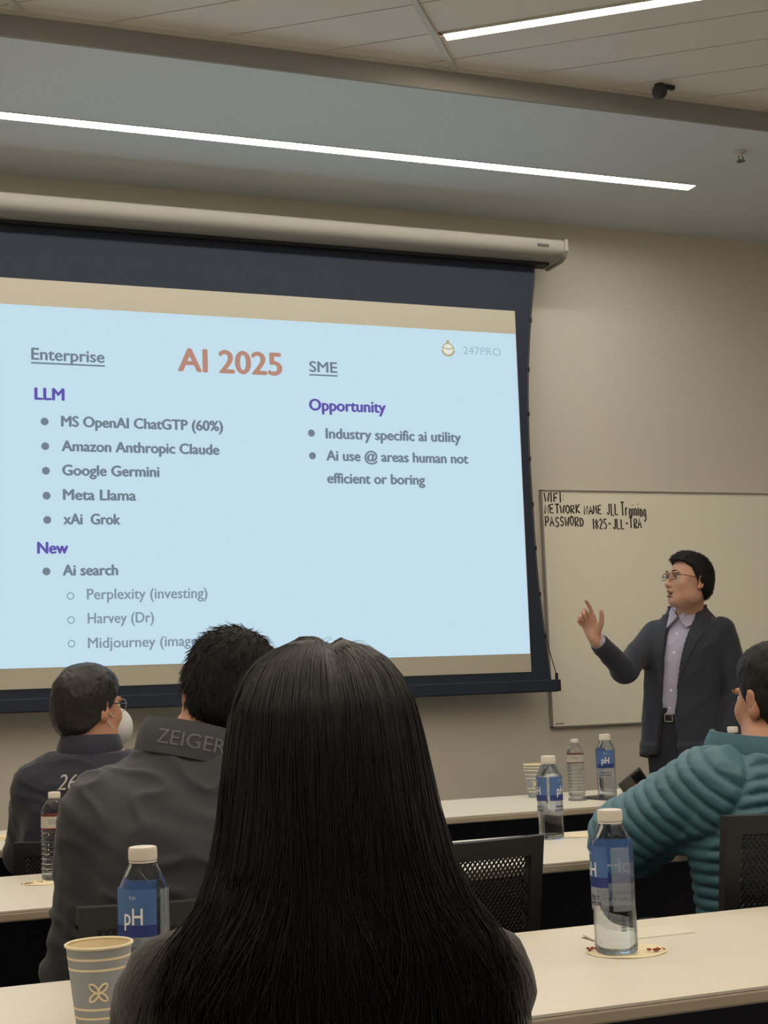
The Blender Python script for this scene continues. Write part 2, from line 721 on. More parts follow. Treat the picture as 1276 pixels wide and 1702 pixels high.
for co, no in (((0, YS - .012, 0), (0, 1, 0)), ((XL, 0, 0), (-1, 0, 0)), ((XR, 0, 0), (1, 0, 0)), ((0, YB, 0), (0, -1, 0))):
    bmesh.ops.bisect_plane(bm, geom=bm.verts[:] + bm.edges[:] + bm.faces[:], plane_co=co, plane_no=no, clear_outer=True)
struct('ceiling_planks', bm, M['plank']).name = 'ceiling.001'
sbox('ceiling.002', (XL - .1, YB - .1, ZT + .021), (XR + .1, YS, ZT + .06), M['gap'])


def clip_room(bm, m=0.0):
    for co, no in (((0, YS - .024, 0), (0, 1, 0)), ((XL + m, 0, 0), (-1, 0, 0)), ((XR - m, 0, 0), (1, 0, 0)), ((0, YB + m, 0), (0, -1, 0))):
        bmesh.ops.bisect_plane(bm, geom=bm.verts[:] + bm.edges[:] + bm.faces[:], plane_co=co, plane_no=no, clear_outer=True)


bm = bmesh.new()
for b in BAYS:
    add_box(bm, (b - .012, -6, ZT - .012), (b + .012, 8, ZT + .004), TM)
clip_room(bm)
struct('trim_3', bm, M['trim'])

# linear lights
t = empty('linear_light', (1.35, 5.63, ZS), 0, 'long white strip light in the lowered ceiling above the projection screen', 'light', 'ceiling strip lights')
bm = bmesh.new()
add_box(bm, (CX0 + .004 - 1.35, -.033, .004), (CX1 - .004 - 1.35, .033, .012))
obj('diffuser', bm, M['cove_led'], t)
bm = bmesh.new()
for s in (-1, 1):
    add_box(bm, (CX0 - 1.35, s * .0355 - .002, -.003), (CX1 - 1.35, s * .0355 + .002, .03))
for x in (CX0 - 1.35, CX1 - 1.35 - .004):
    add_box(bm, (x, -.0355, -.003), (x + .004, .0355, .03))
obj('frame', bm, M['trim'], t)
for i, (ac, l0, l1) in enumerate(LIGHTS):
    mid = (l0 + l1) / 2
    t = empty('linear_light', tl(mid, ac + LW / 2, ZT), CA,
              'bright strip light set between ceiling planks, upper right of the photo' if i == 0 else
              'unseen strip light added to the plank ceiling overhead to brighten the room', 'light', 'ceiling strip lights')
    hl = (l1 - l0) / 2
    bm = bmesh.new()
    add_box(bm, (-hl + .004, -LW / 2 + .006, -.004), (hl - .004, LW / 2 - .006, .012))
    obj('diffuser', bm, M['tile_led'], t)
    bm = bmesh.new()
    for s in (-1, 1):
        add_box(bm, (-hl, s * (LW / 2 - .003) - .003, -.008), (hl, s * (LW / 2 - .003) + .003, .014))
    for s in (-1, 1):
        add_box(bm, (s * (hl - .002) - .002, -LW / 2, -.008), (s * (hl - .002) + .002, LW / 2, .014))
    obj('frame', bm, M['trim'], t)

# dark round fixture at the ceiling edge, and a sprinkler in the dropped ceiling
t = empty('ceiling_sensor', (3.128, 4.80, ZT), 0, 'small dark round fixture hanging at the edge of the plank ceiling', 'sensor')
bm = bmesh.new()
add_lathe(bm, [(.001, -.062), (.016, -.058), (.027, -.046), (.031, -.03), (.027, -.014), (.02, -.006), (.02, 0)], 24,
          Matrix.Translation((0, .02, 0)))
obj('dome', bm, mat('sensor_dark', (60, 58, 58), 0.5), t, True)
bm = bmesh.new()
add_box(bm, (.0, .01, -.016), (.07, .03, 0), bevel=.003)
obj('bracket', bm, M['darkmetal'], t)
t = empty('sprinkler', (3.749, 5.1625, ZS), 0, 'small fire sprinkler poking out of the lowered ceiling at right', 'sprinkler')
bm = bmesh.new()
add_lathe(bm, [(.026, -.001), (.028, -.004), (.022, -.008), (.009, -.010), (.008, -.022)], 20)
obj('escutcheon', bm, M['trim'], t, True)
bm = bmesh.new()
for s in (-1, 1):
    add_tube(bm, [(s * .007, 0, -.02), (s * .014, 0, -.030), (s * .004, 0, -.042)], .0025, 6)
add_lathe(bm, [(.019, -.046), (.019, -.043), (.004, -.041)], 14)
obj('deflector', bm, M['sprinkler'], t)

# ---------------------------------------------------------------- projection screen
t = empty('projection_screen', (1.68, 6.12, 1.10), 0, 'large pull-down projection screen with black border showing a blue slide', 'screen')
SX, SY, SZ = 1.68, 6.12, 1.10


def L(x, y, z):
    return (x - SX, y - SY, z - SZ)


def prism(bm, prof, x0, x1):
    """prof: list of (y, z), extruded along x"""
    A = [bm.verts.new((x0, y, z)) for y, z in prof]
    B = [bm.verts.new((x1, y, z)) for y, z in prof]
    n = len(prof)
    for i in range(n):
        bm.faces.new((A[i], A[(i + 1) % n], B[(i + 1) % n], B[i]))
    bm.faces.new(list(reversed(A)))
    bm.faces.new(B)


bm = bmesh.new()
hp = [(6.20, 3.285), (6.02, 3.285), (6.005, 3.279), (6.0, 3.268), (6.0, 3.232), (6.008, 3.218), (6.022, 3.206), (6.04, 3.196), (6.06, 3.190), (6.20, 3.190)]
prism(bm, [(y - SY, z - SZ) for y, z in hp], .06 - SX, 3.305 - SX)
h = obj('housing', bm, M['housing'], t, 30)
for x0, x1 in ((.04, .062), (3.303, 3.322)):
    bm = bmesh.new()
    ce = [(6.205, 3.29), (6.02, 3.29), (5.998, 3.285), (5.994, 3.268), (5.994, 3.226), (6.02, 3.200), (6.06, 3.184), (6.205, 3.184)]
    prism(bm, [(y - SY, z - SZ) for y, z in ce], x0 - SX, x1 - SX)
    obj('end_cap', bm, M['housing'], h)
bm = bmesh.new()
add_box(bm, L(3.158, 5.9975, 3.238), L(3.219, 6.0005, 3.253), bevel=.001)
obj('name_plate', bm, mat('plate_dark', (52, 48, 44), 0.4), h)
bm = bmesh.new()
add_box(bm, L(.3, 6.085, 3.176), L(3.262, 6.15, 3.1895))
obj('slot', bm, M['black'], h)
for x in (.5, 1.7, 2.9):
    bm = bmesh.new()
    add_box(bm, L(x - .03, 6.19, 3.20), L(x + .03, 6.30, 3.30))
    obj('wall_bracket', bm, M['aluminium'], h)
# black drop with curved tensioned sides
zs = np.linspace(1.165, 3.18, 40)
zk = [1.165, 1.363, 1.678, 2.228, 2.581, 2.88, 3.193]
xk = [3.186, 3.158, 3.132, 3.120, 3.129, 3.157, 3.203]
xe = np.interp(zs, zk, xk)
xe = np.convolve(np.pad(xe, 2, mode='edge'), np.ones(5) / 5, 'valid')
bm = bmesh.new()
ra, rb = [], []
for z, x in zip(zs, xe):
    ra.append([bm.verts.new(L(3.37 - x, 6.1205 + d, z)) for d in (-.001, .001)])
    rb.append([bm.verts.new(L(x, 6.1205 + d, z)) for d in (-.001, .001)])
for i in range(len(zs) - 1):
    for d in (0, 1):
        bm.faces.new((ra[i][d], rb[i][d], rb[i + 1][d], ra[i + 1][d]))
    bm.faces.new((rb[i][0], rb[i][1], rb[i + 1][1], rb[i + 1][0]))
    bm.faces.new((ra[i][0], ra[i][1], ra[i + 1][1], ra[i + 1][0]))
obj('black_border', bm, M['screenblack'], t)
bm = bmesh.new()
add_box(bm, L(.29, 6.1175, 1.205), L(3.079, 6.1195, 2.944))
obj('white_surface', bm, M['screenwhite'], t)
# tension cord with tabs down the right edge
bm = bmesh.new()
cord = [L(x + .004 + (.030 * max(0, (1.36 - z) / .19) if z < 1.36 else 0), 6.121, z) for z, x in zip(zs, xe)]
add_tube(bm, cord, .0022, 6)
obj('tension_cord', bm, M['black'], t)
for z in (2.905, 2.66, 2.44, 2.22, 2.0, 1.79, 1.57, 1.37):
    x = float(np.interp(z, zs, xe))
    bm = bmesh.new()
    add_box(bm, L(x - .008, 6.1175, z - .011), L(x + .009, 6.1235, z + .011), bevel=.002)
    obj('cord_tab', bm, M['black'], t)
bm = bmesh.new()
add_box(bm, L(.12, 6.107, 1.108), L(3.212, 6.134, 1.166), bevel=.006)
bar = obj('bottom_bar', bm, M['screenblack'], t)
bm = bmesh.new()
add_box(bm, L(3.206, 6.105, 1.110), L(3.226, 6.136, 1.165), bevel=.003)
add_box(bm, L(3.208, 6.112, 1.160), L(3.217, 6.130, 1.196), bevel=.002)
obj('end_clip', bm, M['black'], bar)

# projected slide and its writing
bm = bmesh.new()
add_box(bm, L(.298, 6.1163, 1.2905), L(3.076, 6.1173, 2.829))
slide = obj('slide', bm, M['slide'], t)
TY = 6.1155
LINES = [
    ('title', 'AI 2025', 1.419, 1.890, 2.574, 0.100),
    ('h', 'Enterprise', 0.785, 1.092, 2.594, 0.050),
    ('s', 'LLM', 0.798, 0.919, 2.422, 0.050),
    ('b', 'MS OpenAI ChatGTP (60%)', 0.908, 1.611, 2.310, 0.044),
    ('b', 'Amazon Anthropic Claude', 0.909, 1.592, 2.204, 0.044),
    ('b', 'Google Germini', 0.911, 1.323, 2.100, 0.044),
    ('b', 'Meta Llama', 0.913, 1.220, 1.995, 0.044),
    ('b', 'xAi  Grok', 0.914, 1.151, 1.891, 0.044),
    ('s', 'New', 0.805, 0.929, 1.767, 0.047),
    ('b', 'Ai search', 0.909, 1.138, 1.674, 0.044),
    ('l', 'Perplexity (investing)', 1.008, 1.526, 1.572, 0.044),
    ('l', 'Harvey (Dr)', 1.010, 1.290, 1.471, 0.043),
    ('l', 'Midjourney (image)', 1.010, 1.496, 1.367, 0.043),
    ('h', 'SME', 2.025, 2.156, 2.597, 0.048),
    ('s', 'Opportunity', 2.019, 2.388, 2.419, 0.051),
    ('b', 'Industry specific ai utility', 2.094, 2.763, 2.291, 0.046),
    ('b', 'Ai use @ areas human not', 2.094, 2.796, 2.190, 0.045),
    ('b', 'efficient or boring', 2.095, 2.571, 2.086, 0.045),
    ('p', '247PRO', 2.795, 2.993, 2.717, 0.037)]
KIND = {'title': ('title_text', 's_title', .0048), 'h': ('heading_text', 's_body', .002), 's': ('subheading_text', 's_sub', .0030),
        'b': ('bullet_text', 's_body', .0028), 'l': ('list_text', 's_light', .0012), 'p': ('logo_text', 's_pale', 0.0)}
for k, s, x0, x1, zb, cap in LINES:
    nm, mt, bold = KIND[k]
    W, Fc = text_fit(s, x1 - x0, cap)
    P, F0 = [], Fc
    Fc = []
    for q, (dx, dz) in enumerate(((0, 0), (bold, 0), (-bold, 0), (0, bold * .6), (0, -bold * .6)) if bold else ((0, 0),)):
        n = len(P)
        P += [L(x0 + a + dx, TY - .00005 * q, zb + b + dz) for a, b in W]
        Fc += [tuple(i + n for i in f_) for f_ in F0]
    if k == 'h':
        n = len(P)
        P += [L(x0 - .003, TY, zb - .018), L(x1 + .003, TY, zb - .018), L(x1 + .003, TY, zb - .011), L(x0 - .003, TY, zb - .011)]
        Fc = Fc + [(n, n + 1, n + 2, n + 3)]
    link(nm, mesh_from(nm, P, Fc), M[mt], slide)


def disc(bm, x, z, r, y, r_in=0.0, n=28):
    o = [bm.verts.new(L(x + r * math.cos(2 * math.pi * i / n), y, z + r * math.sin(2 * math.pi * i / n))) for i in range(n)]
    if r_in:
        q = [bm.verts.new(L(x + r_in * math.cos(2 * math.pi * i / n), y, z + r_in * math.sin(2 * math.pi * i / n))) for i in range(n)]
        for i in range(n):
            bm.faces.new((o[i], o[(i + 1) % n], q[(i + 1) % n], q[i]))
    else:
        bm.faces.new(o)


for x, z in [(.837, 2.328), (.839, 2.222), (.841, 2.117), (.843, 2.011), (.845, 1.908), (.84, 1.691), (2.024, 2.313), (2.026, 2.209)]:
    bm = bmesh.new()
    disc(bm, x, z, .0165, TY)
    obj('bullet_dot', bm, M['s_body'], slide)
for x, z in [(.939, 1.587), (.940, 1.486), (.941, 1.387)]:
    bm = bmesh.new()
    disc(bm, x, z, .0155, TY, .0115)
    obj('bullet_ring', bm, M['s_light'], slide)
bm = bmesh.new()
disc(bm, 2.717, 2.736, .0275, TY + .0002)
obj('logo_face', bm, M['s_cream'], slide)
bm = bmesh.new()
disc(bm, 2.717, 2.736, .031, TY, .0255)
disc(bm, 2.717, 2.773, .008, TY)
pts = []
n = 12
lo_, hi_ = [], []
for i in range(n + 1):
    u = -1 + 2 * i / n
    z = 2.744 - .010 * (1 - u * u)
    lo_.append(bm.verts.new(L(2.717 + u * .028, TY - .0001, z)))
    hi_.append(bm.verts.new(L(2.717 + u * .028, TY - .0001, z + .006)))
for i in range(n):
    bm.faces.new((lo_[i], lo_[i + 1], hi_[i + 1], hi_[i]))
for a in range(200, 341, 20):
    disc(bm, 2.717 + .032 * math.cos(math.radians(a)), 2.736 + .032 * math.sin(math.radians(a)), .005, TY - .0001, n=10)
obj('logo_mark', bm, M['s_gold'], slide)

# ---------------------------------------------------------------- whiteboard with handwriting
t = empty('whiteboard', (4.45, 6.30, .932), 0, 'wide wall whiteboard with handwritten network note behind the presenter', 'whiteboard')
BX, BY, BZ = 4.45, 6.30, .932
WX0, WX1, WZ0, WZ1 = 3.256, 5.69, .932, 2.096
bm = bmesh.new()
add_box(bm, (WX0 - BX + .006, -.019, .006), (WX1 - BX - .006, -.002, WZ1 - WZ0 - .006))
bd = obj('writing_surface', bm, M['board'], t)
bm = bmesh.new()
for lo, hi in (((WX0, -.024, WZ0), (WX0 + .009, -.001, WZ1)), ((WX1 - .009, -.024, WZ0), (WX1, -.001, WZ1)),
               ((WX0, -.024, WZ0), (WX1, -.001, WZ0 + .009)), ((WX0, -.024, WZ1 - .009), (WX1, -.001, WZ1))):
    add_box(bm, (lo[0] - BX, lo[1], lo[2] - BZ), (hi[0] - BX, hi[1], hi[2] - BZ), bevel=.002)
obj('frame', bm, M['aluminium'], t)
bm = bmesh.new()
add_box(bm, (WX0 + .02 - BX, -.0200, .016), (WX0 + .07 - BX, -.0188, .022))
obj('maker_strip', bm, mat('strip_grey', (150, 140, 124), .5), t)

G = {  # handwriting strokes on a unit box
    'W': [[(0, 1), (.22, 0), (.5, .7), (.75, 0), (1, 1)]], 'I': [[(.5, 1), (.5, 0)], [(.2, 1), (.8, 1)], [(.2, 0), (.8, 0)]],
    'i': [[(.5, .6), (.5, 0)], [(.5, .85), (.52, .9)]], 'F': [[(.1, 0), (.1, 1), (.9, 1)], [(.1, .5), (.7, .52)]],
    ':': [[(.5, .15), (.52, .2)], [(.5, .6), (.52, .65)]], 'N': [[(.05, 0), (.08, 1), (.9, 0), (.95, 1)]],
    'E': [[(.9, 1), (.1, 1), (.1, 0), (.9, 0)], [(.1, .5), (.75, .5)]], 'T': [[(0, 1), (1, 1)], [(.5, 1), (.48, 0)]],
    'O': [[(.5, 1), (.1, .75), (.08, .3), (.5, 0), (.9, .28), (.92, .75), (.5, 1)]],
    'R': [[(.1, 0), (.1, 1), (.7, .98), (.9, .75), (.7, .5), (.1, .48), (.95, 0)]],
    'K': [[(.1, 1), (.1, 0)], [(.9, 1), (.12, .45), (.95, 0)]], 'A': [[(0, 0), (.5, 1), (1, 0)], [(.2, .38), (.8, .38)]],
    'M': [[(0, 0), (.15, 1), (.5, .3), (.85, 1), (1, 0)]], 'J': [[(.9, 1), (.85, .2), (.55, 0), (.15, .2)]],
    'L': [[(.15, 1), (.12, 0), (.95, .02)]], 'r': [[(.2, .62), (.2, 0)], [(.2, .4), (.5, .62), (.85, .58)]],
    'a': [[(.85, .6), (.35, .62), (.1, .3), (.35, 0), (.8, .15), (.85, .6), (.88, 0)]],
    'n': [[(.15, .62), (.15, 0)], [(.15, .45), (.5, .64), (.85, .45), (.85, 0)]],
    'g': [[(.85, .6), (.35, .62), (.12, .3), (.4, .03), (.8, .2), (.85, .6), (.85, -.25), (.5, -.45), (.15, -.3)]],
    'P': [[(.1, 0), (.1, 1), (.75, .95), (.9, .7), (.7, .45), (.12, .45)]],
    'S': [[(.9, .85), (.5, 1), (.12, .8), (.3, .55), (.75, .45), (.9, .2), (.5, 0), (.08, .15)]],
    'D': [[(.12, 0), (.12, 1), (.65, .9), (.95, .5), (.65, .08), (.12, 0)]], '1': [[(.5, 1), (.5, 0)]],
    '8': [[(.5, .52), (.15, .75), (.5, 1), (.85, .75), (.5, .52), (.1, .25), (.5, 0), (.9, .25), (.5, .52)]],
    '2': [[(.1, .8), (.5, 1), (.85, .75), (.1, 0), (.95, .02)]],
    '5': [[(.9, 1), (.2, 1), (.15, .55), (.6, .6), (.9, .3), (.55, 0), (.1, .1)]], '-': [[(.15, .45), (.85, .47)]]}


def handwrite(s, x0, x1, zb, cap, slope=0.0, th=.0042):
    widths = [.45 if c in 'Ii1:' else (.55 if c == ' ' else (.85 if c in 'ran g' else 1.0)) for c in s]
    tot = sum(widths)
    bm = bmesh.new()
    r2 = random.Random(len(s) * 7 + 3)
    x = 0.0
    for c, w in zip(s, widths):
        if c in G:
            cw = w / tot * (x1 - x0)
            jx, jz, sc_ = r2.uniform(-.05, .05), r2.uniform(-.06, .06), r2.uniform(.92, 1.08)
            for st in G[c]:
                pts = []
                for a, b in st:
                    px = x0 + x / tot * (x1 - x0) + cw * (.1 + .76 * a + jx)
                    pz = zb + cap * (b * sc_ + jz) + slope * (px - x0)
                    pts.append((px - BX, -.0197, pz - BZ))
                add_tube(bm, pts, th, 6)
        x += w
    for v in bm.verts:
        v.co.y = -.0197 + (v.co.y + .0197) * .12
    return bm


for s, x0, x1, zb, cap in (('WIFI:', 3.272, 3.388, 2.036, .042), ('NETWORK', 3.270, 3.475, 1.978, .042), ('NAME', 3.492, 3.595, 1.976, .044),
                           ('JLL', 3.618, 3.690, 1.972, .058), ('Training', 3.702, 3.850, 1.968, .062),
                           ('PASSWORD', 3.272, 3.490, 1.912, .046), ('1825-JLL-TRA', 3.538, 3.820, 1.902, .050)):
    obj('handwriting', handwrite(s, x0, x1, zb, cap, .02 if s != 'Training' else 0), M['ink'], bd)

# ---------------------------------------------------------------- tables
TZ = .73


def table(x0, x1, y0, y1, label, hatch=None):
    cx = (x0 + x1) / 2
    t = empty('training_table', (cx, (y0 + y1) / 2, 0), 0, label, 'table', 'training tables in rows')
    hx, hy = (x1 - x0) / 2, (y1 - y0) / 2
    bm = bmesh.new()
    if hatch:
        a0, a1, b0, b1 = [v - o for v, o in zip(hatch, (cx, cx, (y0 + y1) / 2, (y0 + y1) / 2))]
        for lo, hi in (((-hx, -hy), (a0, hy)), ((a1, -hy), (hx, hy)), ((a0, -hy), (a1, b0)), ((a0, b1), (a1, hy))):
            add_box(bm, (lo[0], lo[1], TZ - .004), (hi[0], hi[1], TZ))
    else:
        add_box(bm, (-hx, -hy, TZ - .004), (hx, hy, TZ))
    top = obj('table_top', bm, M['table'], t)
    bm = bmesh.new()
    add_box(bm, (-hx - .001, -hy - .001, TZ - .024), (hx + .001, hy + .001, TZ - .004), bevel=.004)
    obj('edge_band', bm, M['edge'], top)
    bm = bmesh.new()
    add_box(bm, (-hx + .12, hy - .09, .30), (hx - .12, hy - .075, TZ - .03), bevel=.003)
    obj('modesty_panel', bm, M['panel'], t)
    bm = bmesh.new()
    add_box(bm, (-hx + .1, -.05, TZ - .055), (hx - .1, .0, TZ - .025))
    obj('beam', bm, M['darkmetal'], t)
    for sx in (-hx + .16, hx - .16):
        bm = bmesh.new()
        add_box(bm, (sx - .03, -.05, .07), (sx + .03, .02, TZ - .025), bevel=.008)
        add_box(bm, (sx - .025, -hy + .04, .055), (sx + .025, hy - .04, .095), bevel=.01)
        lg = obj('leg', bm, M['darkmetal'], t)
        for sy in (-hy + .06, hy - .06):
            bm = bmesh.new()
            add_lathe(bm, [(.026, -.011), (.028, -.006), (.028, .006), (.026, .011)], 20,
                      Matrix.Translation((sx, sy, .028)) @ Matrix.Rotation(math.pi / 2, 4, 'Y'))
            add_box(bm, (sx - .014, sy - .014, .03), (sx + .014, sy + .014, .06))
            obj('caster', bm, M['black'], lg)
    if hatch:
        bm = bmesh.new()
        add_box(bm, (a0 + .002, b0 + .002, TZ - .012), (a1 - .002, b1 - .002, TZ - .010))
        hb = obj('power_hatch', bm, M['black'], top)
        bm = bmesh.new()
        add_box(bm, (a0 + .003, b0 + .003, -.002), (a1 - .003, b1 - .003, .002), bevel=.001)
        for v in bm.verts:
            v.co.z += TZ + (v.co.y - b0) * .085 - .001
        obj('hatch_lid', bm, M['table'], hb)
    return t


table(-1.16, .83, 1.823, 2.408, 'white-topped table at lower left, carrying the grey paper cup')
table(.84, 2.83, 1.823, 2.408, 'long cream-topped table at lower right with a bottle and flush power hatch', (1.232, 1.425, 2.238, 2.306))
table(-1.00, 1.00, 3.225, 3.825, 'table at left in front of the seated person in grey jacket')
table(1.01, 3.01, 3.225, 3.825, 'table on which the person in teal puffer jacket leans')
table(-.60, 1.40, 4.48, 5.10, 'farthest table at left, in front of the person in navy jacket')
table(1.41, 3.41, 4.48, 5.10, 'farthest table at right, nearest the standing presenter')


# ---------------------------------------------------------------- chairs
def chair(x, y, rz, top, label, thread=.0022):
    t = empty('mesh_chair', (x, y, 0), rz, label, 'chair', 'black mesh office chairs')
    hw = .205
    # seat
    f = Field((-.26, -.24, .40), (.26, .30, .52), .008)
    f.add(ellip((0, .03, .452), (.235, .235, .04)), 0)
    f.add(loft([(.425, 0, .03, .215, .215), (.465, 0, .03, .225, .225)], 0, 4), .02)
    V, Q = f.mesh(2)
    link('seat', np_mesh('seat', V, Q), M['chairseat'], t)
    # back frame: rounded, with a solid band at the top
    zb = .53
    lean = .07

    def bp(u, z, d=0.0):
        k = (z - zb) / (top - zb)
        yy = -.190 - lean * k - .030 * (1 - (u / hw) ** 2) + d
        return Vector((u, yy, z))

    def strip(bm, u0, u1, z0, z1, th, nu=14, nz=4, taper=0.0):
        gr = []
        for d in (-th / 2, th / 2):
            gg = []
            for i in range(nu + 1):
                row = []
                for j in range(nz + 1):
                    u = u0 + (u1 - u0) * i / nu
                    z = z0 + (z1 - z0) * j / nz
                    row.append(bm.verts.new(bp(u, z, d)))
                gg.append(row)
            gr.append(gg)
        for i in range(nu):
            for j in range(nz):
                for gI in (0, 1):
                    g_ = gr[gI]
                    bm.faces.new((g_[i][j], g_[i + 1][j], g_[i + 1][j + 1], g_[i][j + 1]))
        for i in range(nu):
            for j in (0, nz):
                bm.faces.new((gr[0][i][j], gr[0][i + 1][j], gr[1][i + 1][j], gr[1][i][j]))
        for j in range(nz):
            for i in (0, nu):
                bm.faces.new((gr[0][i][j], gr[0][i][j + 1], gr[1][i][j + 1], gr[1][i][j]))
    bm = bmesh.new()
    strip(bm, -hw, hw, top - .036, top, .028)
    strip(bm, -hw, -hw + .03, zb, top - .03, .028, 2, 12)
    strip(bm, hw - .03, hw, zb, top - .03, .028, 2, 12)
    strip(bm, -hw, hw, zb, zb + .04, .028)
    bmesh.ops.remove_doubles(bm, verts=bm.verts, dist=1e-5)
    o = obj('back_frame', bm, M['black'], t, 50)
    bv = o.modifiers.new('bevel', 'BEVEL')
    bv.width = .006
    bv.segments = 2
    bv.limit_method = 'ANGLE'
    # woven mesh: two sets of diagonal threads
    bm = bmesh.new()
    pitch = .0105
    u0, u1, z0, z1 = -hw + .028, hw - .028, zb + .038, top - .034
    for sgn in (1, -1):
        c = -2.0
        k0 = int(math.floor((u0 - (z1 - z0)) / pitch)) - 1
        k1 = int(math.ceil((u1 + (z1 - z0)) / pitch)) + 1
        for k in range(k0, k1):
            pts = []
            for i in range(15):
                z = z0 + (z1 - z0) * i / 14
                u = k * pitch + sgn * (z - z0) * .75
                if u0 - .001 <= u <= u1 + .001:
                    pts.append(bp(u, z, .004 * sgn * .4))
            if len(pts) > 1:
                add_tube(bm, pts, thread, 4)
    obj('back_mesh', bm, M['chairmesh'], t)
    bm = bmesh.new()
    add_box(bm, (-.03, -.275, .40), (.03, -.243, .60), bevel=.008)
    add_box(bm, (-.03, -.275, .395), (.03, .05, .42), bevel=.006)
    obj('back_support', bm, M['black'], t)
    for s in (-1, 1):
        bm = bmesh.new()
        add_tube(bm, [(s * .20, .02, .42), (s * .222, .02, .44), (s * .225, .01, .62)], .014, 8)
        add_box(bm, (s * .225 - .025, -.09, .62), (s * .225 + .025, .15, .645), bevel=.01)
        obj('armrest', bm, M['black'], t, 50)
    bm = bmesh.new()
    add_lathe(bm, [(.03, .09), (.03, .22), (.02, .221), (.02, .41)], 16)
    obj('column', bm, M['darkmetal'], t, 40)
    bm = bmesh.new()
    add_lathe(bm, [(.045, .065), (.05, .08), (.045, .12)], 16)
    for k in range(5):
        a = 2 * math.pi * k / 5 + .3
        add_tube(bm, [(.03 * math.cos(a), .03 * math.sin(a), .095), (.25 * math.cos(a), .25 * math.sin(a), .07)], .02, 8, radii=[.024, .014])
    b = obj('base', bm, M['darkmetal'], t, 40)
    for k in range(5):
        a = 2 * math.pi * k / 5 + .3
        bm = bmesh.new()
        MM = Matrix.Translation((.25 * math.cos(a), .25 * math.sin(a), .029)) @ Matrix.Rotation(a + .6, 4, 'Z') @ Matrix.Rotation(math.pi / 2, 4, 'Y')
        for s in (-.012, .012):
            add_lathe(bm, [(.026, s - .008), (.0285, s - .004), (.0285, s + .004), (.026, s + .008)], 16, MM)
        add_tube(bm, [(.25 * math.cos(a), .25 * math.sin(a), .03), (.25 * math.cos(a), .25 * math.sin(a), .075)], .006, 6)
        obj('caster', bm, M['black'], b, 40)
    return t


# ---------------------------------------------------------------- bottles, cups, small things
def wrap_text(s, r, ang, z0, w, cap, bold=0.0):
    W, Fc = text_fit(s, w, cap, bold)
    P = []
    for a, b in W:
        q = ang + (a - w / 2) / r
        P.append((r * math.cos(q), r * math.sin(q), z0 + b))
    return mesh_from('lettering', P, Fc)


def arc_panel(r, a0, a1, z0, z1, th=.0003, n=20):
    bm = bmesh.new()
    rows = []
    for rr in (r, r + th):
        rows.append([[bm.verts.new((rr * math.cos(a0 + (a1 - a0) * i / n), rr * math.sin(a0 + (a1 - a0) * i / n), z)) for i in range(n + 1)] for z in (z0, z1)])
    for k in (0, 1):
        for i in range(n):
            bm.faces.new((rows[k][0][i], rows[k][0][i + 1], rows[k][1][i + 1], rows[k][1][i]))
    for j in (0, 1):
        for i in range(n):
            bm.faces.new((rows[0][j][i], rows[0][j][i + 1], rows[1][j][i + 1], rows[1][j][i]))
    for i in (0, n):
        bm.faces.new((rows[0][0][i], rows[0][1][i], rows[1][1][i], rows[1][0][i]))
    return bm


def ph_bottle(x, y, face, label, z=TZ):
    """tall square-shouldered bottle; face = world angle the printed panel looks towards"""
    t = empty('water_bottle', (x, y, z), 0, label, 'bottle', 'blue-labelled water bottles')
    R = .0335
    bm = bmesh.new()
    add_lathe(bm, [(.022, .0025), (.0295, .0), (.0325, .004), (R, .012), (R - .0004, .06), (R - .0012, .085), (R, .12), (R, .172), (R - .001, .178),
                   (.0205, .205), (.0185, .209), (.0185, .216)], 48, power=2.5)
    body = obj('bottle_body', bm, M['water'], t, 50)
    bm = bmesh.new()
    add_lathe(bm, [(.0192, .2085), (.0202, .2090), (.0202, .2105), (.0192, .2115)], 40)
    obj('neck_ring', bm, M['cap'], body, 40)
    bm = bmesh.new()
    add_lathe(bm, [(.0196, .2120), (.0205, .2125), (.0207, .214), (.0205, .228), (.0198, .2305), (.017, .2312)], 40)
    for i in range(60):
        a = 2 * math.pi * i / 60
        add_tube(bm, [(.0206 * math.cos(a), .0206 * math.sin(a), .2145), (.0205 * math.cos(a), .0205 * math.sin(a), .227)], .0004, 4)
    obj('cap', bm, M['cap'], t, 35)
    RL = R + .0032
    for k, half in ((0, .95), (1, .95)):
        a = face + (math.pi + 1.05) * k
        p = obj('label_panel', arc_panel(RL, a - half, a + half, .124, .174), M['blue'], t, 60)
        obj('lower_band', arc_panel(RL + .0002, a - half, a + half, .1075, .1238), M['deepblue'], p, 60)
        for rr in (RL + .0009, RL - .0006):     # printed through the film, so it reads mirrored from inside
            link('lettering', wrap_text('pH', rr, a, .1250, .029, .0225, .01), M['ltext'], p)
            link('lettering', wrap_text('9.5+', rr, a, .160, .011, .0050), M['ltext'], p)
            link('lettering', wrap_text('PERFECT', rr, a, .0880, .036, .0060, .01), M['dtext'], p)
            link('lettering', wrap_text('HYDRATION', rr, a, .0785, .042, .0060, .01), M['dtext'], p)
        obj('clear_panel', arc_panel(RL, a - half, a + half, .070, .1073), M['pale'], p, 60)
    a = face + math.pi / 2
    sp = obj('side_panel', arc_panel(RL, a - .45, a + .45, .070, .172), M['pale'], t, 60)
    obj('side_print', arc_panel(RL + .0004, a - .36, a - .33, .12, .17), M['lgreen'], sp)
    bm = bmesh.new()
    for i in range(14):
        z0 = .038 + i * .0018
        b2 = arc_panel(RL - .001, a - .12, a + .12, z0, z0 + (.0007 if i % 3 else .0012), n=6)
        me = bpy.data.meshes.new('x')
        b2.to_mesh(me)
        b2.free()
        bm.from_mesh(me)
        bpy.data.meshes.remove(me)
    obj('bar_code', bm, M['dtext'], sp)
    return t


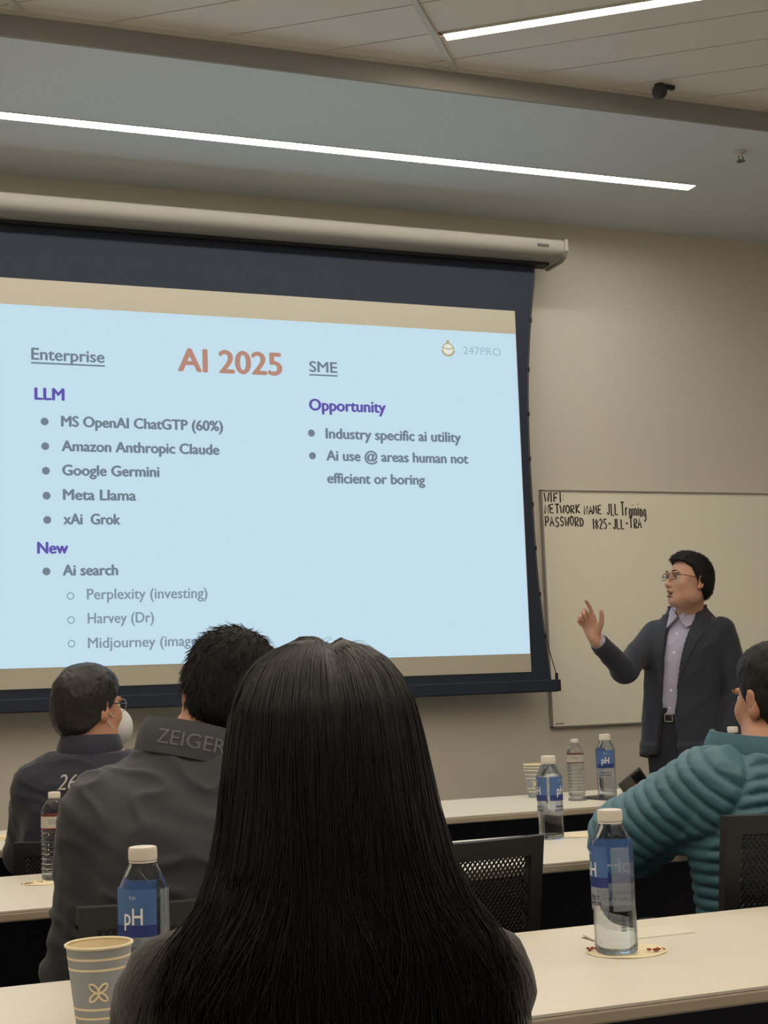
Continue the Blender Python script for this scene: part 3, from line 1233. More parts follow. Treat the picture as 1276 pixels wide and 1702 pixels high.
def ribbed_bottle(x, y, face, label, z=TZ):
    t = empty('water_bottle', (x, y, z), 0, label, 'bottle', 'ribbed clear water bottles')
    prof = [(.020, .003), (.029, 0), (.0315, .004)]
    zz = .010
    while zz < .118:
        prof += [(.0325, zz), (.0325, zz + .006), (.0310, zz + .008), (.0310, zz + .010)]
        zz += .0118
    prof += [(.0318, .124), (.0318, .158), (.0325, .162), (.0315, .170), (.026, .182), (.018, .192), (.0135, .196), (.0128, .203)]
    bm = bmesh.new()
    add_lathe(bm, prof, 40)
    obj('bottle_body', bm, M['clear'], t, 35)
    bm = bmesh.new()
    add_lathe(bm, [(.0142, .1985), (.0150, .1995), (.0150, .2105), (.0143, .2125), (.012, .213)], 32)
    obj('cap', bm, M['cap'], t, 40)
    lb = obj('label_band', arc_panel(.0326, 0, 2 * math.pi, .127, .155, n=48), M['creamlabel'], t, 60)
    for z0, z1 in ((.1235, .1268), (.1552, .159)):
        obj('red_stripe', arc_panel(.0327, 0, 2 * math.pi, z0, z1, n=48), M['redlabel'], lb, 60)
    obj('print_block', arc_panel(.0330, face - .5, face + .35, .136, .149), M['pale'], lb, 60)
    return t


def paper_cup(x, y, face, label, z=TZ, s=1.0, mark=True, height=.118, group='grey paper cups'):
    t = empty('paper_cup', (x, y, z), 0, label, 'cup', group)
    rb_, rt_ = .0300 * s, .0448 * s
    H = height

    def rad(q):
        return rb_ + (rt_ - rb_) * q / H
    bm = bmesh.new()
    n = 56
    add_lathe(bm, [(rad(0), 0), (rad(H * .5), H * .5), (rad(H - .003), H - .003)], n, close_bottom=False, close_top=False)
    wall = obj('cup_wall', bm, M['cup'], t, 60)
    bm = bmesh.new()
    add_lathe(bm, [(rad(.008) - .0008, .008), (rad(H - .003) - .0008, H - .003)], n, close_bottom=True, close_top=False)
    obj('cup_lining', bm, M['cupin'], wall, 60)
    bm = bmesh.new()
    add_tube(bm, [(rt_ * math.cos(2 * math.pi * i / n), rt_ * math.sin(2 * math.pi * i / n), H - .002) for i in range(n)], .0021, 8, closed=True)
    obj('rim', bm, M['cupin'], t, 60)
    bands = [(H - .0185, .0032), (H - .0325, .0032), (.0335, .003), (.0215, .003)]
    for z0, hh in bands:
        bm = bmesh.new()
        add_lathe(bm, [(rad(z0) + .0003, z0), (rad(z0 + hh) + .0003, z0 + hh)], n, close_bottom=False, close_top=False)
        obj('stripe', bm, M['cupin'], wall, 60)
    if mark:
        bm = bmesh.new()
        zc = H * .49

        def on(u, v):
            q = face + u / rad(zc + v)
            r = rad(zc + v) + .0006
            return (r * math.cos(q), r * math.sin(q), zc + v)
        for k in range(4):
            a = math.pi / 4 + k * math.pi / 2
            pts = []
            for i in range(20):
                th = 2 * math.pi * i / 20
                lx, ly = .0085 + .0072 * math.cos(th), .0036 * math.sin(th)
                pts.append(on(lx * math.cos(a) - ly * math.sin(a), lx * math.sin(a) + ly * math.cos(a)))
            add_tube(bm, pts, .0014, 6, closed=True)
        obj('flower_mark', bm, M['cupin'], wall)
    return t


def to_cam(x, y):
    return math.atan2(-y, -x)


# table nearest the camera
ph_bottle(1.215, 2.150, to_cam(1.215, 2.15) - 1.18, 'clear water bottle on cream paper disc, on the nearest right table', TZ + .0022)
ph_bottle(.4283, 2.134, to_cam(.43, 2.13) - .42, 'blue-labelled bottle behind the grey paper cup at lower left')
ph_bottle(1.902, 3.700, to_cam(1.9, 3.7) + .95, 'bottle with pale grey cap standing on the middle table, right of the empty chair')
ph_bottle(2.705, 4.795, to_cam(2.7, 4.8) - .05, 'blue-labelled bottle on the farthest table, beside the presenter')
ph_bottle(3.315, 4.86, to_cam(3.3, 4.86), 'bottle on the farthest table, only its white cap visible behind teal jacket collar')
ribbed_bottle(2.645, 4.920, to_cam(2.6, 4.9), 'ribbed bottle with red and cream label on the farthest table')
ribbed_bottle(.5219, 3.690, to_cam(.5, 3.7), 'ribbed clear bottle half hidden by the grey jacket at left')
paper_cup(.3461, 2.034, to_cam(.346, 2.034) - .03, 'grey paper cup with cream flower mark, beside the woman with long hair')
for k, nm in enumerate(('lowest grey cup of the nested stack on the farthest table', 'middle grey cup of the nested stack on the farthest table',
                        'topmost grey cup of the nested stack on the farthest table')):
    paper_cup(2.500, 4.975, to_cam(2.5, 4.97) + .5 * k, nm, TZ + .0105 * k, .95, mark=(k == 0), height=.104, group='nested paper cups')


def paper_disc(x, y, r, label, z=TZ, e=1.0):
    bm = bmesh.new()
    add_lathe(bm, [(r * .8, .0003), (r, .0009), (r * 1.0, .0016), (r * .82, .001)], 40)
    for v in bm.verts:
        v.co.y *= e
        v.co.z += .0004 * math.sin(5 * math.atan2(v.co.y, v.co.x))
        v.co.z = max(v.co.z, .0002)
    o = obj('paper_plate', bm, M['paper'], None, True)
    o.location = (x, y, z)
    return tag(o, label, 'plate', 'cream paper discs')


paper_disc(1.236, 2.155, .068, 'cream paper disc under the bottle on the nearest right table', e=.95)
paper_disc(1.995, 3.725, .058, 'cream paper disc on the middle table beside the teal sleeve', e=.9)
paper_disc(.490, 3.640, .052, 'cream paper disc on the left middle table by the ribbed bottle', e=.9)
bm = bmesh.new()
r3 = random.Random(5)
for cx, cy, n in ((1.186, 2.178, 16), (1.268, 2.122, 14)):
    for i in range(n):
        add_ball(bm, (cx + r3.gauss(0, .008), cy + r3.gauss(0, .005), TZ + .0048), r3.uniform(.0012, .003), 8, (1.3, 1, .7))
tag(obj('crumbs', bm, M['crumb']), 'reddish crumbs scattered on the paper disc beside the bottle', 'crumbs', kind='stuff')
bm = bmesh.new()
for i in range(9):
    add_ball(bm, (.455 + r3.gauss(0, .010), 3.638 + r3.gauss(0, .004), TZ + .0035), r3.uniform(.0015, .003), 8, (1.6, 1, .5))
tag(obj('crumbs', bm, M['streak']), 'brown crumbs at the left edge of paper by the ribbed bottle', 'crumbs', kind='stuff')
# folded paper at the far left
bm = bmesh.new()
add_box(bm, (-.06, -.04, 0), (.06, .04, .004), bevel=.001)
add_box(bm, (-.05, -.03, .0042), (.055, .035, .010), Matrix.Rotation(.2, 4, 'Z'), bevel=.001)
o = obj('paper_napkin', bm, M['paper'])
o.location = (.50, 4.80, TZ)
tag(o, 'folded cream napkin on the farthest table at the left edge', 'napkin')
# phone and lid on the far table
t = empty('phone', (2.640, 4.720, TZ), .25, 'dark phone lying flat before the bottles on the farthest table', 'phone', 'phones')
bm = bmesh.new()
add_box(bm, (-.036, -.072, 0), (.036, .072, .009), bevel=.003)
obj('case', bm, M['phonecase'], t, 40)
bm = bmesh.new()
add_box(bm, (-.033, -.069, .0088), (.033, .069, .0096))
obj('display', bm, M['phone'], t)
bm = bmesh.new()
add_lathe(bm, [(.034, 0), (.036, .002), (.034, .008), (.028, .010), (.027, .012)], 32)
o = obj('plastic_lid', bm, M['clear'], None, True)
o.location = (2.553, 4.745, TZ)
tag(o, 'small clear plastic lid beside the flat phone on the farthest table', 'lid')

# ---------------------------------------------------------------- people
M['skin'] = mat('skin', (188, 138, 112), 0.55, sss=0.08, var=0.05, vscale=30)
M['skin2'] = mat('skin_tan', (190, 146, 124), 0.55, sss=0.08, var=0.05, vscale=30)
M['lip'] = mat('lip', (140, 84, 76), 0.5)
M['mouth'] = mat('mouth_dark', (50, 24, 22), 0.6)
M['eyewhite'] = mat('eye_white', (214, 208, 202), 0.3)
M['iris'] = mat('iris_dark', (34, 24, 20), 0.2)
M['hairblack'] = mat('hair_black', (22, 20, 21), 0.6, spec=0.25)
M['hairdark'] = mat('hair_dark_brown', (27, 24, 25), 0.42, spec=0.4)
M['hairlong'] = mat('hair_long', (22, 21, 24), 0.42, spec=0.35, var=0.25, vscale=14, stretch=(6, 6, 1))
M['suit'] = mat('suit_charcoal', (37, 42, 54), 0.85, bump=0.2, bscale=500, sheen=0.15)
M['suitdark'] = mat('suit_trouser', (35, 38, 47), 0.85, bump=0.2, bscale=500)
M['navy'] = mat('navy_jacket', (26, 31, 49), 0.75, bump=0.15, bscale=400, sheen=0.15)
M['greyjacket'] = mat('grey_jacket', (52, 54, 61), 0.7, bump=0.12, bscale=350, sheen=0.1)
M['greycollar'] = mat('grey_collar', (62, 65, 72), 0.75, bump=0.2, bscale=500)
M['teal'] = mat('teal_nylon', (60, 108, 122), 0.48, bump=0.05, bscale=300, sheen=0.1)
M['tealdark'] = mat('teal_collar', (54, 98, 112), 0.6)
M['coat'] = mat('brown_coat', (42, 38, 37), 0.95, bump=0.8, bscale=180, var=0.25, vscale=60, sheen=0.25)
M['jeans'] = mat('dark_trousers', (36, 38, 46), 0.85)
M['shoe'] = mat('shoe_black', (22, 21, 22), 0.45)
M['belt'] = mat('belt_black', (22, 20, 20), 0.4)
M['silver'] = mat('silver_metal', (190, 188, 184), 0.25, metal=0.9)
M['glassframe'] = mat('glasses_frame', (50, 46, 46), 0.35, metal=0.5)
M['lensglass'] = glass('lens_glass', (250, 250, 252), 1.05, 0.0, clear=0.85)
M['mask'] = mat('mask_white', (214, 216, 218), 0.7)
M['print'] = mat('jacket_print', (176, 172, 164), 0.6)
M['printdim'] = mat('collar_print', (104, 104, 110), 0.6)
M['button'] = mat('shirt_button', (232, 230, 236), 0.3)
M['zip'] = mat('zip_dark', (30, 32, 40), 0.5)


def striped_shirt():
    m = mat('shirt_lavender', (170, 164, 190), 0.8, bump=0.15, bscale=500)
    nt = m.node_tree
    b = nt.nodes['Principled BSDF']
    tc = nt.nodes['Texture Coordinate']
    w = nt.nodes.new('ShaderNodeTexWave')
    w.wave_type = 'BANDS'
    w.bands_direction = 'X'
    w.inputs['Scale'].default_value = 55
    w.inputs['Distortion'].default_value = 0.4
    nt.links.new(tc.outputs['Object'], w.inputs['Vector'])
    mx = nt.nodes.new('ShaderNodeMix')
    mx.data_type = 'RGBA'
    mx.inputs[6].default_value = (*lin((150, 144, 176)), 1)
    mx.inputs[7].default_value = (*lin((190, 186, 204)), 1)
    nt.links.new(w.outputs['Fac'], mx.inputs[0])
    nt.links.new(mx.outputs[2], b.inputs['Base Color'])
    return m


M['shirt'] = striped_shirt()


def rotz(a):
    c, s = math.cos(a), math.sin(a)
    return np.array([[c, -s, 0], [s, c, 0], [0, 0, 1.0]])


def rotx(a):
    c, s = math.cos(a), math.sin(a)
    return np.array([[1, 0, 0], [0, c, -s], [0, s, c]])


def roty(a):
    c, s = math.cos(a), math.sin(a)
    return np.array([[c, 0, s], [0, 1, 0], [-s, 0, c]])


class Head:
    """head frame: x right, y forward, z up, origin mid-head; R columns map local -> person frame"""

    def __init__(s, c, yaw=0.0, pitch=0.0, tilt=0.0, sc_=1.0):
        s.c = np.asarray(c, float)
        s.R = rotz(yaw) @ rotx(pitch) @ roty(tilt)
        s.s = sc_

    def w(s, p):
        return s.c + s.R @ (np.asarray(p, float) * s.s)

    def el(s, c, r):
        return ellip(s.w(c), np.asarray(r, float) * s.s, s.R.T)

    def rc(s, a, b, ra, rb):
        return rcone(s.w(a), s.w(b), ra * s.s, rb * s.s)

    def loc(s, X, Y, Z):
        px, py, pz = X - s.c[0], Y - s.c[1], Z - s.c[2]
        R = s.R
        return [(px * R[0, i] + py * R[1, i] + pz * R[2, i]) / s.s for i in range(3)]

    def wp(s, P):
        return (np.asarray(P) * s.s) @ s.R.T + s.c

    def lp(s, P):
        return ((np.asarray(P) - s.c) @ s.R) / s.s


def head_skin(f, H, mouth=False):
    a = f.add
    a(H.el((0, -.014, .034), (.074, .094, .084)))
    a(H.el((0, .022, -.030), (.064, .068, .088)), .03)
    a(H.el((0, .036, -.078), (.050, .046, .038)), .03)
    a(H.el((0, .070, -.098), (.020, .018, .016)), .03)
    for s in (-1, 1):
        a(H.el((s * .042, .062, -.018), (.020, .020, .022)), .03)
        a(H.el((s * .052, .012, -.070), (.014, .034, .026)), .03)
        f.sub(H.el((s * .032, .098, .010), (.019, .020, .013)), .014)
        a(H.el((s * .030, .086, .029), (.024, .011, .008)), .012)
    a(H.rc((0, .088, .016), (0, .108, -.026), .0075, .0105), .014)
    for s in (-1, 1):
        a(H.el((s * .012, .097, -.030), (.009, .011, .008)), .008)
    a(H.el((0, .088, -.046), (.022, .012, .012)), .012)
    a(H.el((0, .093, -.0555), (.023, .010, .0055)), .005)
    a(H.el((0, .090, -.0750 if mouth else -.068), (.020, .011, .0065)), .005)
    f.sub(H.el((0, .105, -.0655 if mouth else -.0615), (.018 if mouth else .024, .026, .0062 if mouth else .0014)), .003)
    for s in (-1, 1):
        Re = H.R @ rotz(-s * .45) @ rotx(-.15)
        c = H.w((s * .079, -.016, -.004))
        f.add(ellip(c, np.array((.009, .020, .033)) * H.s, Re.T), .008)
        f.sub(ellip(H.w((s * .089, -.010, .0)), np.array((.007, .011, .020)) * H.s, Re.T), .005)
        a(H.el((s * .077, -.006, -.030), (.007, .009, .009)), .006)


def eyes(H, parent):
    for s in (-1, 1):
        bm = bmesh.new()
        add_ball(bm, (0, 0, 0), .0118 * H.s, 20)
        bmesh.ops.transform(bm, matrix=Matrix.Translation(H.w((s * .032, .0775, .010))), verts=bm.verts)
        e = obj('eye', bm, M['eyewhite'], parent, 'all')
        bm = bmesh.new()
        add_ball(bm, (0, 0, 0), .0062 * H.s, 14, (1, .35, 1))
        RM = Matrix([list(r) for r in H.R]).to_4x4()
        bmesh.ops.transform(bm, matrix=Matrix.Translation(H.w((s * .032, .0882, .0105))) @ RM, verts=bm.verts)
        obj('iris', bm, M['iris'], e, 'all')
        bm = bmesh.new()
        add_tube(bm, [H.w((s * (.016 + .034 * q), .0985 - .016 * q * q, .0315 + .005 * math.sin(q * 3))) for q in (0, .25, .5, .75, 1)], .0028, 6,
                 radii=[.0016, .003, .003, .0026, .0012])
        obj('eyebrow', bm, M['hairblack'], parent, 'all')


HAIRLINE_MAN = ([-.12, -.075, -.045, -.022, .008, .026, .045, .075, .12], [-.085, -.085, -.060, -.030, -.010, .012, .040, .062, .066])


def hair_cap(H, parent, m, thick=.013, top=.010, line=HAIRLINE_MAN, nstr=2600, slen=.016, h=.0045, seed=1, lift=.5, swirl=0.0):
    lo = H.c - .145
    hi = H.c + .165
    f = Field(lo, hi, h)
    f.add(H.el((0, -.014, .034), (.074 + thick, .094 + thick, .084 + thick)))
    f.add(H.el((0, -.030, -.020), (.066 + thick, .070 + thick, .075)), .03)
    if top:
        f.add(H.el((0, .012, .075), (.058, .078, .040 + top)), .03)

    def cut(X, Y, Z):
        x, y, z = H.loc(X, Y, Z)
        zl = np.interp(y, line[0], line[1])
        return (zl - z) * H.s
    f.clip(cut, .008)
    V, Q = f.mesh(1)
    N = normals(V, Q)
    V = V + N * (vnoise(V, 110, seed)[:, None] * .0016 + vnoise(V, 35, seed + 1)[:, None] * .0015)
    parts = [(V, Q)]
    if nstr:
        r = np.random.default_rng(seed)
        L_ = H.lp(V)
        ok = np.where(L_[:, 2] > np.interp(L_[:, 1], line[0], line[1]) + .012)[0]
        pick = r.choice(ok, nstr)
        P0, N0 = V[pick], N[pick]
        down = H.wp(np.array([[0, -.7, -.8]])) - H.wp(np.array([[0, 0, 0]]))
        crown = H.w((0.01, -.04, .12))
        flow = P0 - crown
        flow /= np.maximum(np.linalg.norm(flow, axis=1, keepdims=True), 1e-6)
        flow = flow + .4 * down / np.linalg.norm(down) + r.normal(0, .35, P0.shape)
        flow -= N0 * (flow * N0).sum(1, keepdims=True)
        flow /= np.maximum(np.linalg.norm(flow, axis=1, keepdims=True), 1e-6)
        ln = slen * r.uniform(.5, 1.25, (nstr, 1))
        s = np.linspace(0, 1, 5)[None, :, None]
        lf = lift * r.uniform(.2, 1.1, (nstr, 1))
        path = P0[:, None] - N0[:, None] * .002 + flow[:, None] * ln[:, None] * s + N0[:, None] * (ln * lf)[:, None] * (s - .35 * s * s)
        parts.append(strand_mesh(path, .0008, .0003))
    V, Q = join_np(parts)
    return link('hair', np_mesh('hair', V, Q), m, parent)


def hand_prims(wr, d, n, s, curl=(.5, .5, .5, .5), thumb=(.6, .8, .2), spread=.06, sc_=1.0, bend=(1.0, 1.0, .7)):
    """wrist, finger direction, palm normal, thumb-side direction"""
    nrm = lambda v: np.asarray(v, float) / np.linalg.norm(v)
    d = nrm(d)
    n = nrm(np.asarray(n, float) - d * (np.asarray(n, float) @ d))
    s_ = np.cross(d, n)
    s = s_ if s_ @ np.asarray(s, float) > 0 else -s_
    wr = np.asarray(wr, float)
    P = []
    offs = (.027, .009, -.009, -.026)
    kd = (.086, .089, .085, .077)
    lens = ((.043, .026, .021), (.047, .030, .022), (.043, .028, .021), (.034, .021, .019))
    P.append((rcone(wr - d * .02 * sc_, wr + d * .02 * sc_, .024 * sc_, .025 * sc_), .01))
    for i in range(4):
        k = wr + (d * kd[i] + s * offs[i]) * sc_
        P.append((rcone(wr + (d * .02 + s * offs[i] * .65) * sc_, k, .0145 * sc_, .0115 * sc_), .012))
        p = k
        ang = 0.0
        dd = nrm(d + s * spread * (1.5 - i))
        for j in range(3):
            ang += curl[i] * bend[j]
            v = dd * math.cos(ang) + n * math.sin(ang)
            q = p + v * lens[i][j] * sc_
            P.append((rcone(p, q, (.0092 - .0008 * j) * sc_, (.0086 - .0010 * j) * sc_), .0035))
            p = q
    b = wr + (d * .022 + s * .024 + n * .006) * sc_
    tv = nrm(d * thumb[0] + s * thumb[1] + n * thumb[2])
    m1 = b + tv * .040 * sc_
    P.append((rcone(b, m1, .0150 * sc_, .0115 * sc_), .010))
    tv2 = nrm(tv + d * .35 - s * .15 + n * .15)
    m2 = m1 + tv2 * .032 * sc_
    P.append((rcone(m1, m2, .0105 * sc_, .0098 * sc_), .004))
    tv3 = nrm(tv2 + d * .3 - s * .2)
    P.append((rcone(m2, m2 + tv3 * .024 * sc_, .0098 * sc_, .0078 * sc_), .004))
    return P


def w2l(P, rz, pt):
    """world -> person frame"""
    return rotz(-rz) @ (np.asarray(pt, float) - np.asarray(P, float))


def tube_on(pts, r, seg=8):
    bm = bmesh.new()
    add_tube(bm, pts, r, seg)
    return bm


def lower_body_sitting(f, off=0.0):
    for s in (-1, 1):
        hip, knee, ank = (s * .095, -.01, .545), (s * .12, .42, .525), (s * .125, .40, .09)
        f.add(rcone(hip, knee, .088 + off, .062 + off), .03)
        f.add(rcone(knee, ank, .058 + off, .040 + off), .02)


def shoes_mesh(parent, pts, m):
    for (x, y, yaw) in pts:
        f = Field((x - .12, y - .14, -.01), (x + .12, y + .24, .12), .006)
        R = rotz(yaw)
        c = np.array([x, y, 0])
        g = lambda p: c + R @ np.array(p)
        f.add(ellip(g((0, -.03, .045)), (.040, .05, .045), R.T))
        f.add(ellip(g((0, .08, .030)), (.045, .11, .038), R.T), .03)
        f.clip(lambda X, Y, Z: .002 - Z + 0 * X + 0 * Y)
        V, Q = f.mesh(1)
        link('shoe', np_mesh('shoe', V, Q), m, parent)


def folds(V, Q, amp, sc_, seed, mask=None):
    N = normals(V, Q)
    q = np.stack([V[:, 0] * .8 + V[:, 2] * .5, V[:, 1], V[:, 2] - .45 * np.abs(V[:, 0])], 1)
    n1 = vnoise(q, np.asarray(sc_) * 1.0, seed)
    n2 = vnoise(q + .05 * vnoise(V, 6, seed + 3)[:, None], np.asarray(sc_) * 1.7, seed + 1)
    d = .45 * n1 + .8 * ((1 - np.abs(n2)) ** 3 - .3)
    if mask is not None:
        d = d * mask
    return V + N * (amp * d)[:, None]


def sitting_person(name_label, P, rz, shz, shw, headc, hyaw, hpitch, htilt, torso, arms, jacket_m, hair_fn, body_h=.007, coat_h=.006,
                   coat_off=.012, coat_fn=None, skin='skin', neck_r=.054, hands=None, fold=.004, hem=.50, hs=1.0, arm_r=(.058, .050, .040), trousers='jeans'):
    t = empty('person', (P[0], P[1], 0), rz, name_label, 'person')
    H = Head(headc, hyaw, hpitch, htilt, hs)
    lo = np.array([-.55, -.32, 0.0])
    hi = np.array([.55, .80, headc[2] + .16])
    f = Field(lo, hi, body_h)
    f.add(loft(torso, -.012))
    nb = np.array([torso[-1][1], torso[-1][2], shz + .02])
    f.add(rcone(H.w((0, -.022, -.055)), nb, neck_r * .97, neck_r * 1.08), .03)
    for sh, el, wr in arms:
        f.add(rcone(sh, el, arm_r[0] - .012, arm_r[1] - .012), .04)
        f.add(rcone(el, wr, arm_r[1] - .014, .028), .02)
    lower_body_sitting(f, -.01)
    for s in (-1, 1):
        f.add(rcone((s * .125, .38, .08), (s * .13, .50, .045), .036, .028), .02)
    head_skin(f, H)
    for (wr, d, n, s, kw) in (hands or []):
        for p, k in hand_prims(wr, d, n, s, **kw):
            f.add(p, k)
    V, Q = f.mesh(1)
    link('body', np_mesh('body', V, Q), M[skin], t)
    eyes(H, t)
    # trousers
    g = Field((-.30, -.26, .03), (.30, .60, .68), .010)
    g.add(loft([(.46, 0, .0, .175, .13), (.64, 0, 0, .17, .125)], .004))
    lower_body_sitting(g, .004)
    V, Q = g.mesh(2)
    link('trousers', np_mesh('trousers', V, Q), M[trousers], t)
    shoes_mesh(t, [(-.125, .40, .08), (.125, .40, -.08)], M['shoe'])
    # jacket
    lo = np.array([-.52, -.34, hem - .06])
    hi = np.array([.52, .72, shz + .16])
    f = Field(lo, hi, coat_h)
    f.add(loft(torso, coat_off))
    for sh, el, wr in arms:
        f.add(rcone(sh, el, arm_r[0] + coat_off * .6, arm_r[1] + coat_off * .6), .03)
        f.add(rcone(el, wr, arm_r[1] + coat_off * .6, arm_r[2] + coat_off * .4), .025)
    f.clip(lambda X, Y, Z: hem - Z + 0 * X + 0 * Y, .01)
    f.clip(lambda X, Y, Z: Z - (shz + .022) + 0 * X + 0 * Y, .008)
    for sh, el, wr in arms:      # square cuffs
        sh, el, wr = [np.asarray(q, float) for q in (sh, el, wr)]
        ax = (wr - el) / np.linalg.norm(wr - el)
        c = wr + ax * .002
        f.sub((lambda X, Y, Z, c=c, ax=ax: np.maximum(-((X - c[0]) * ax[0] + (Y - c[1]) * ax[1] + (Z - c[2]) * ax[2]),
                                                     np.sqrt((X - c[0]) ** 2 + (Y - c[1]) ** 2 + (Z - c[2]) ** 2) - .10), c - .10, c + .10), .004)
    V, Q = f.mesh(1)
    V = folds(V, Q, fold, (9, 9, 16), len(name_label))
    if coat_fn:
        V = coat_fn(V, Q, t)
    link('jacket', np_mesh('jacket', V, Q), jacket_m, t)
    if hair_fn:
        hair_fn(H, t)
    return t, H


def collar_ring(parent, name, c, r0, r1, h, tilt, m, th=.006, a0=-math.pi, a1=math.pi, yaw=0.0, wave=0.0, sx=1.0, n=60, tipdrop=0.0):
    """stand-up collar; opening faces +y (front); tilt = Euler (x, y)"""
    R = rotz(yaw) @ rotx(tilt[0]) @ roty(tilt[1])
    bm = bmesh.new()
    cols = []
    nz = 6
    full = abs(a1 - a0) > 6.2
    for i in range(n + (0 if full else 1)):
        a = a0 + (a1 - a0) * i / n
        col = []
        fr = abs(math.cos((a + math.pi / 2) / 2))
        for side in (0, 1):
            c2 = []
            for j in range(nz + 1):
                k = j / nz
                bul = .004 * math.sin(math.pi * k)
                r = r0 + (r1 - r0) * k + (bul + th if side else bul)
                z = h * k * (1 - tipdrop * (1 - fr))
                p = np.array([r * math.cos(a) * sx, r * math.sin(a), z + wave * math.sin(3 * a + k)])
                c2.append(bm.verts.new(tuple(np.asarray(c) + R @ p)))
            col.append(c2)
        cols.append(col)
    m_ = len(cols)
    for i in range(m_ if full else m_ - 1):
        A, B = cols[i], cols[(i + 1) % m_]
        for j in range(nz):
            bm.faces.new((A[1][j], B[1][j], B[1][j + 1], A[1][j + 1]))
            bm.faces.new((B[0][j], A[0][j], A[0][j + 1], B[0][j + 1]))
        bm.faces.new((A[1][nz], B[1][nz], B[0][nz], A[0][nz]))
        bm.faces.new((B[1][0], A[1][0], A[0][0], B[0][0]))
    if not full:
        for A in (cols[0], cols[-1]):
            for j in range(nz):
                bm.faces.new((A[0][j], A[1][j], A[1][j + 1], A[0][j + 1]))
    o = obj(name, bm, m, parent, 50)
    return o, R


def project_text(V, Q, s, origin, right, up, fwd, w, cap, lift=.0012, bold=0.0, slant=0.0):
    """letters laid on a surface: flat text pushed along fwd until it meets the mesh V"""
    from mathutils.bvhtree import BVHTree
    tree = BVHTree.FromPolygons([tuple(map(float, v)) for v in V], [tuple(map(int, q)) for q in Q])
    W, Fc = text_fit(s, w, cap, bold)
    out = []
    right, up, fwd = Vector(right), Vector(up), Vector(fwd)
    for a, b in W:
        p = Vector(origin) + right * (a - w / 2 + slant * b) + up * b
        hit = tree.ray_cast(p - fwd * .5, fwd)
        out.append((hit[0] if hit[0] is not None else p) - fwd * lift)
    return mesh_from('lettering', out, Fc)


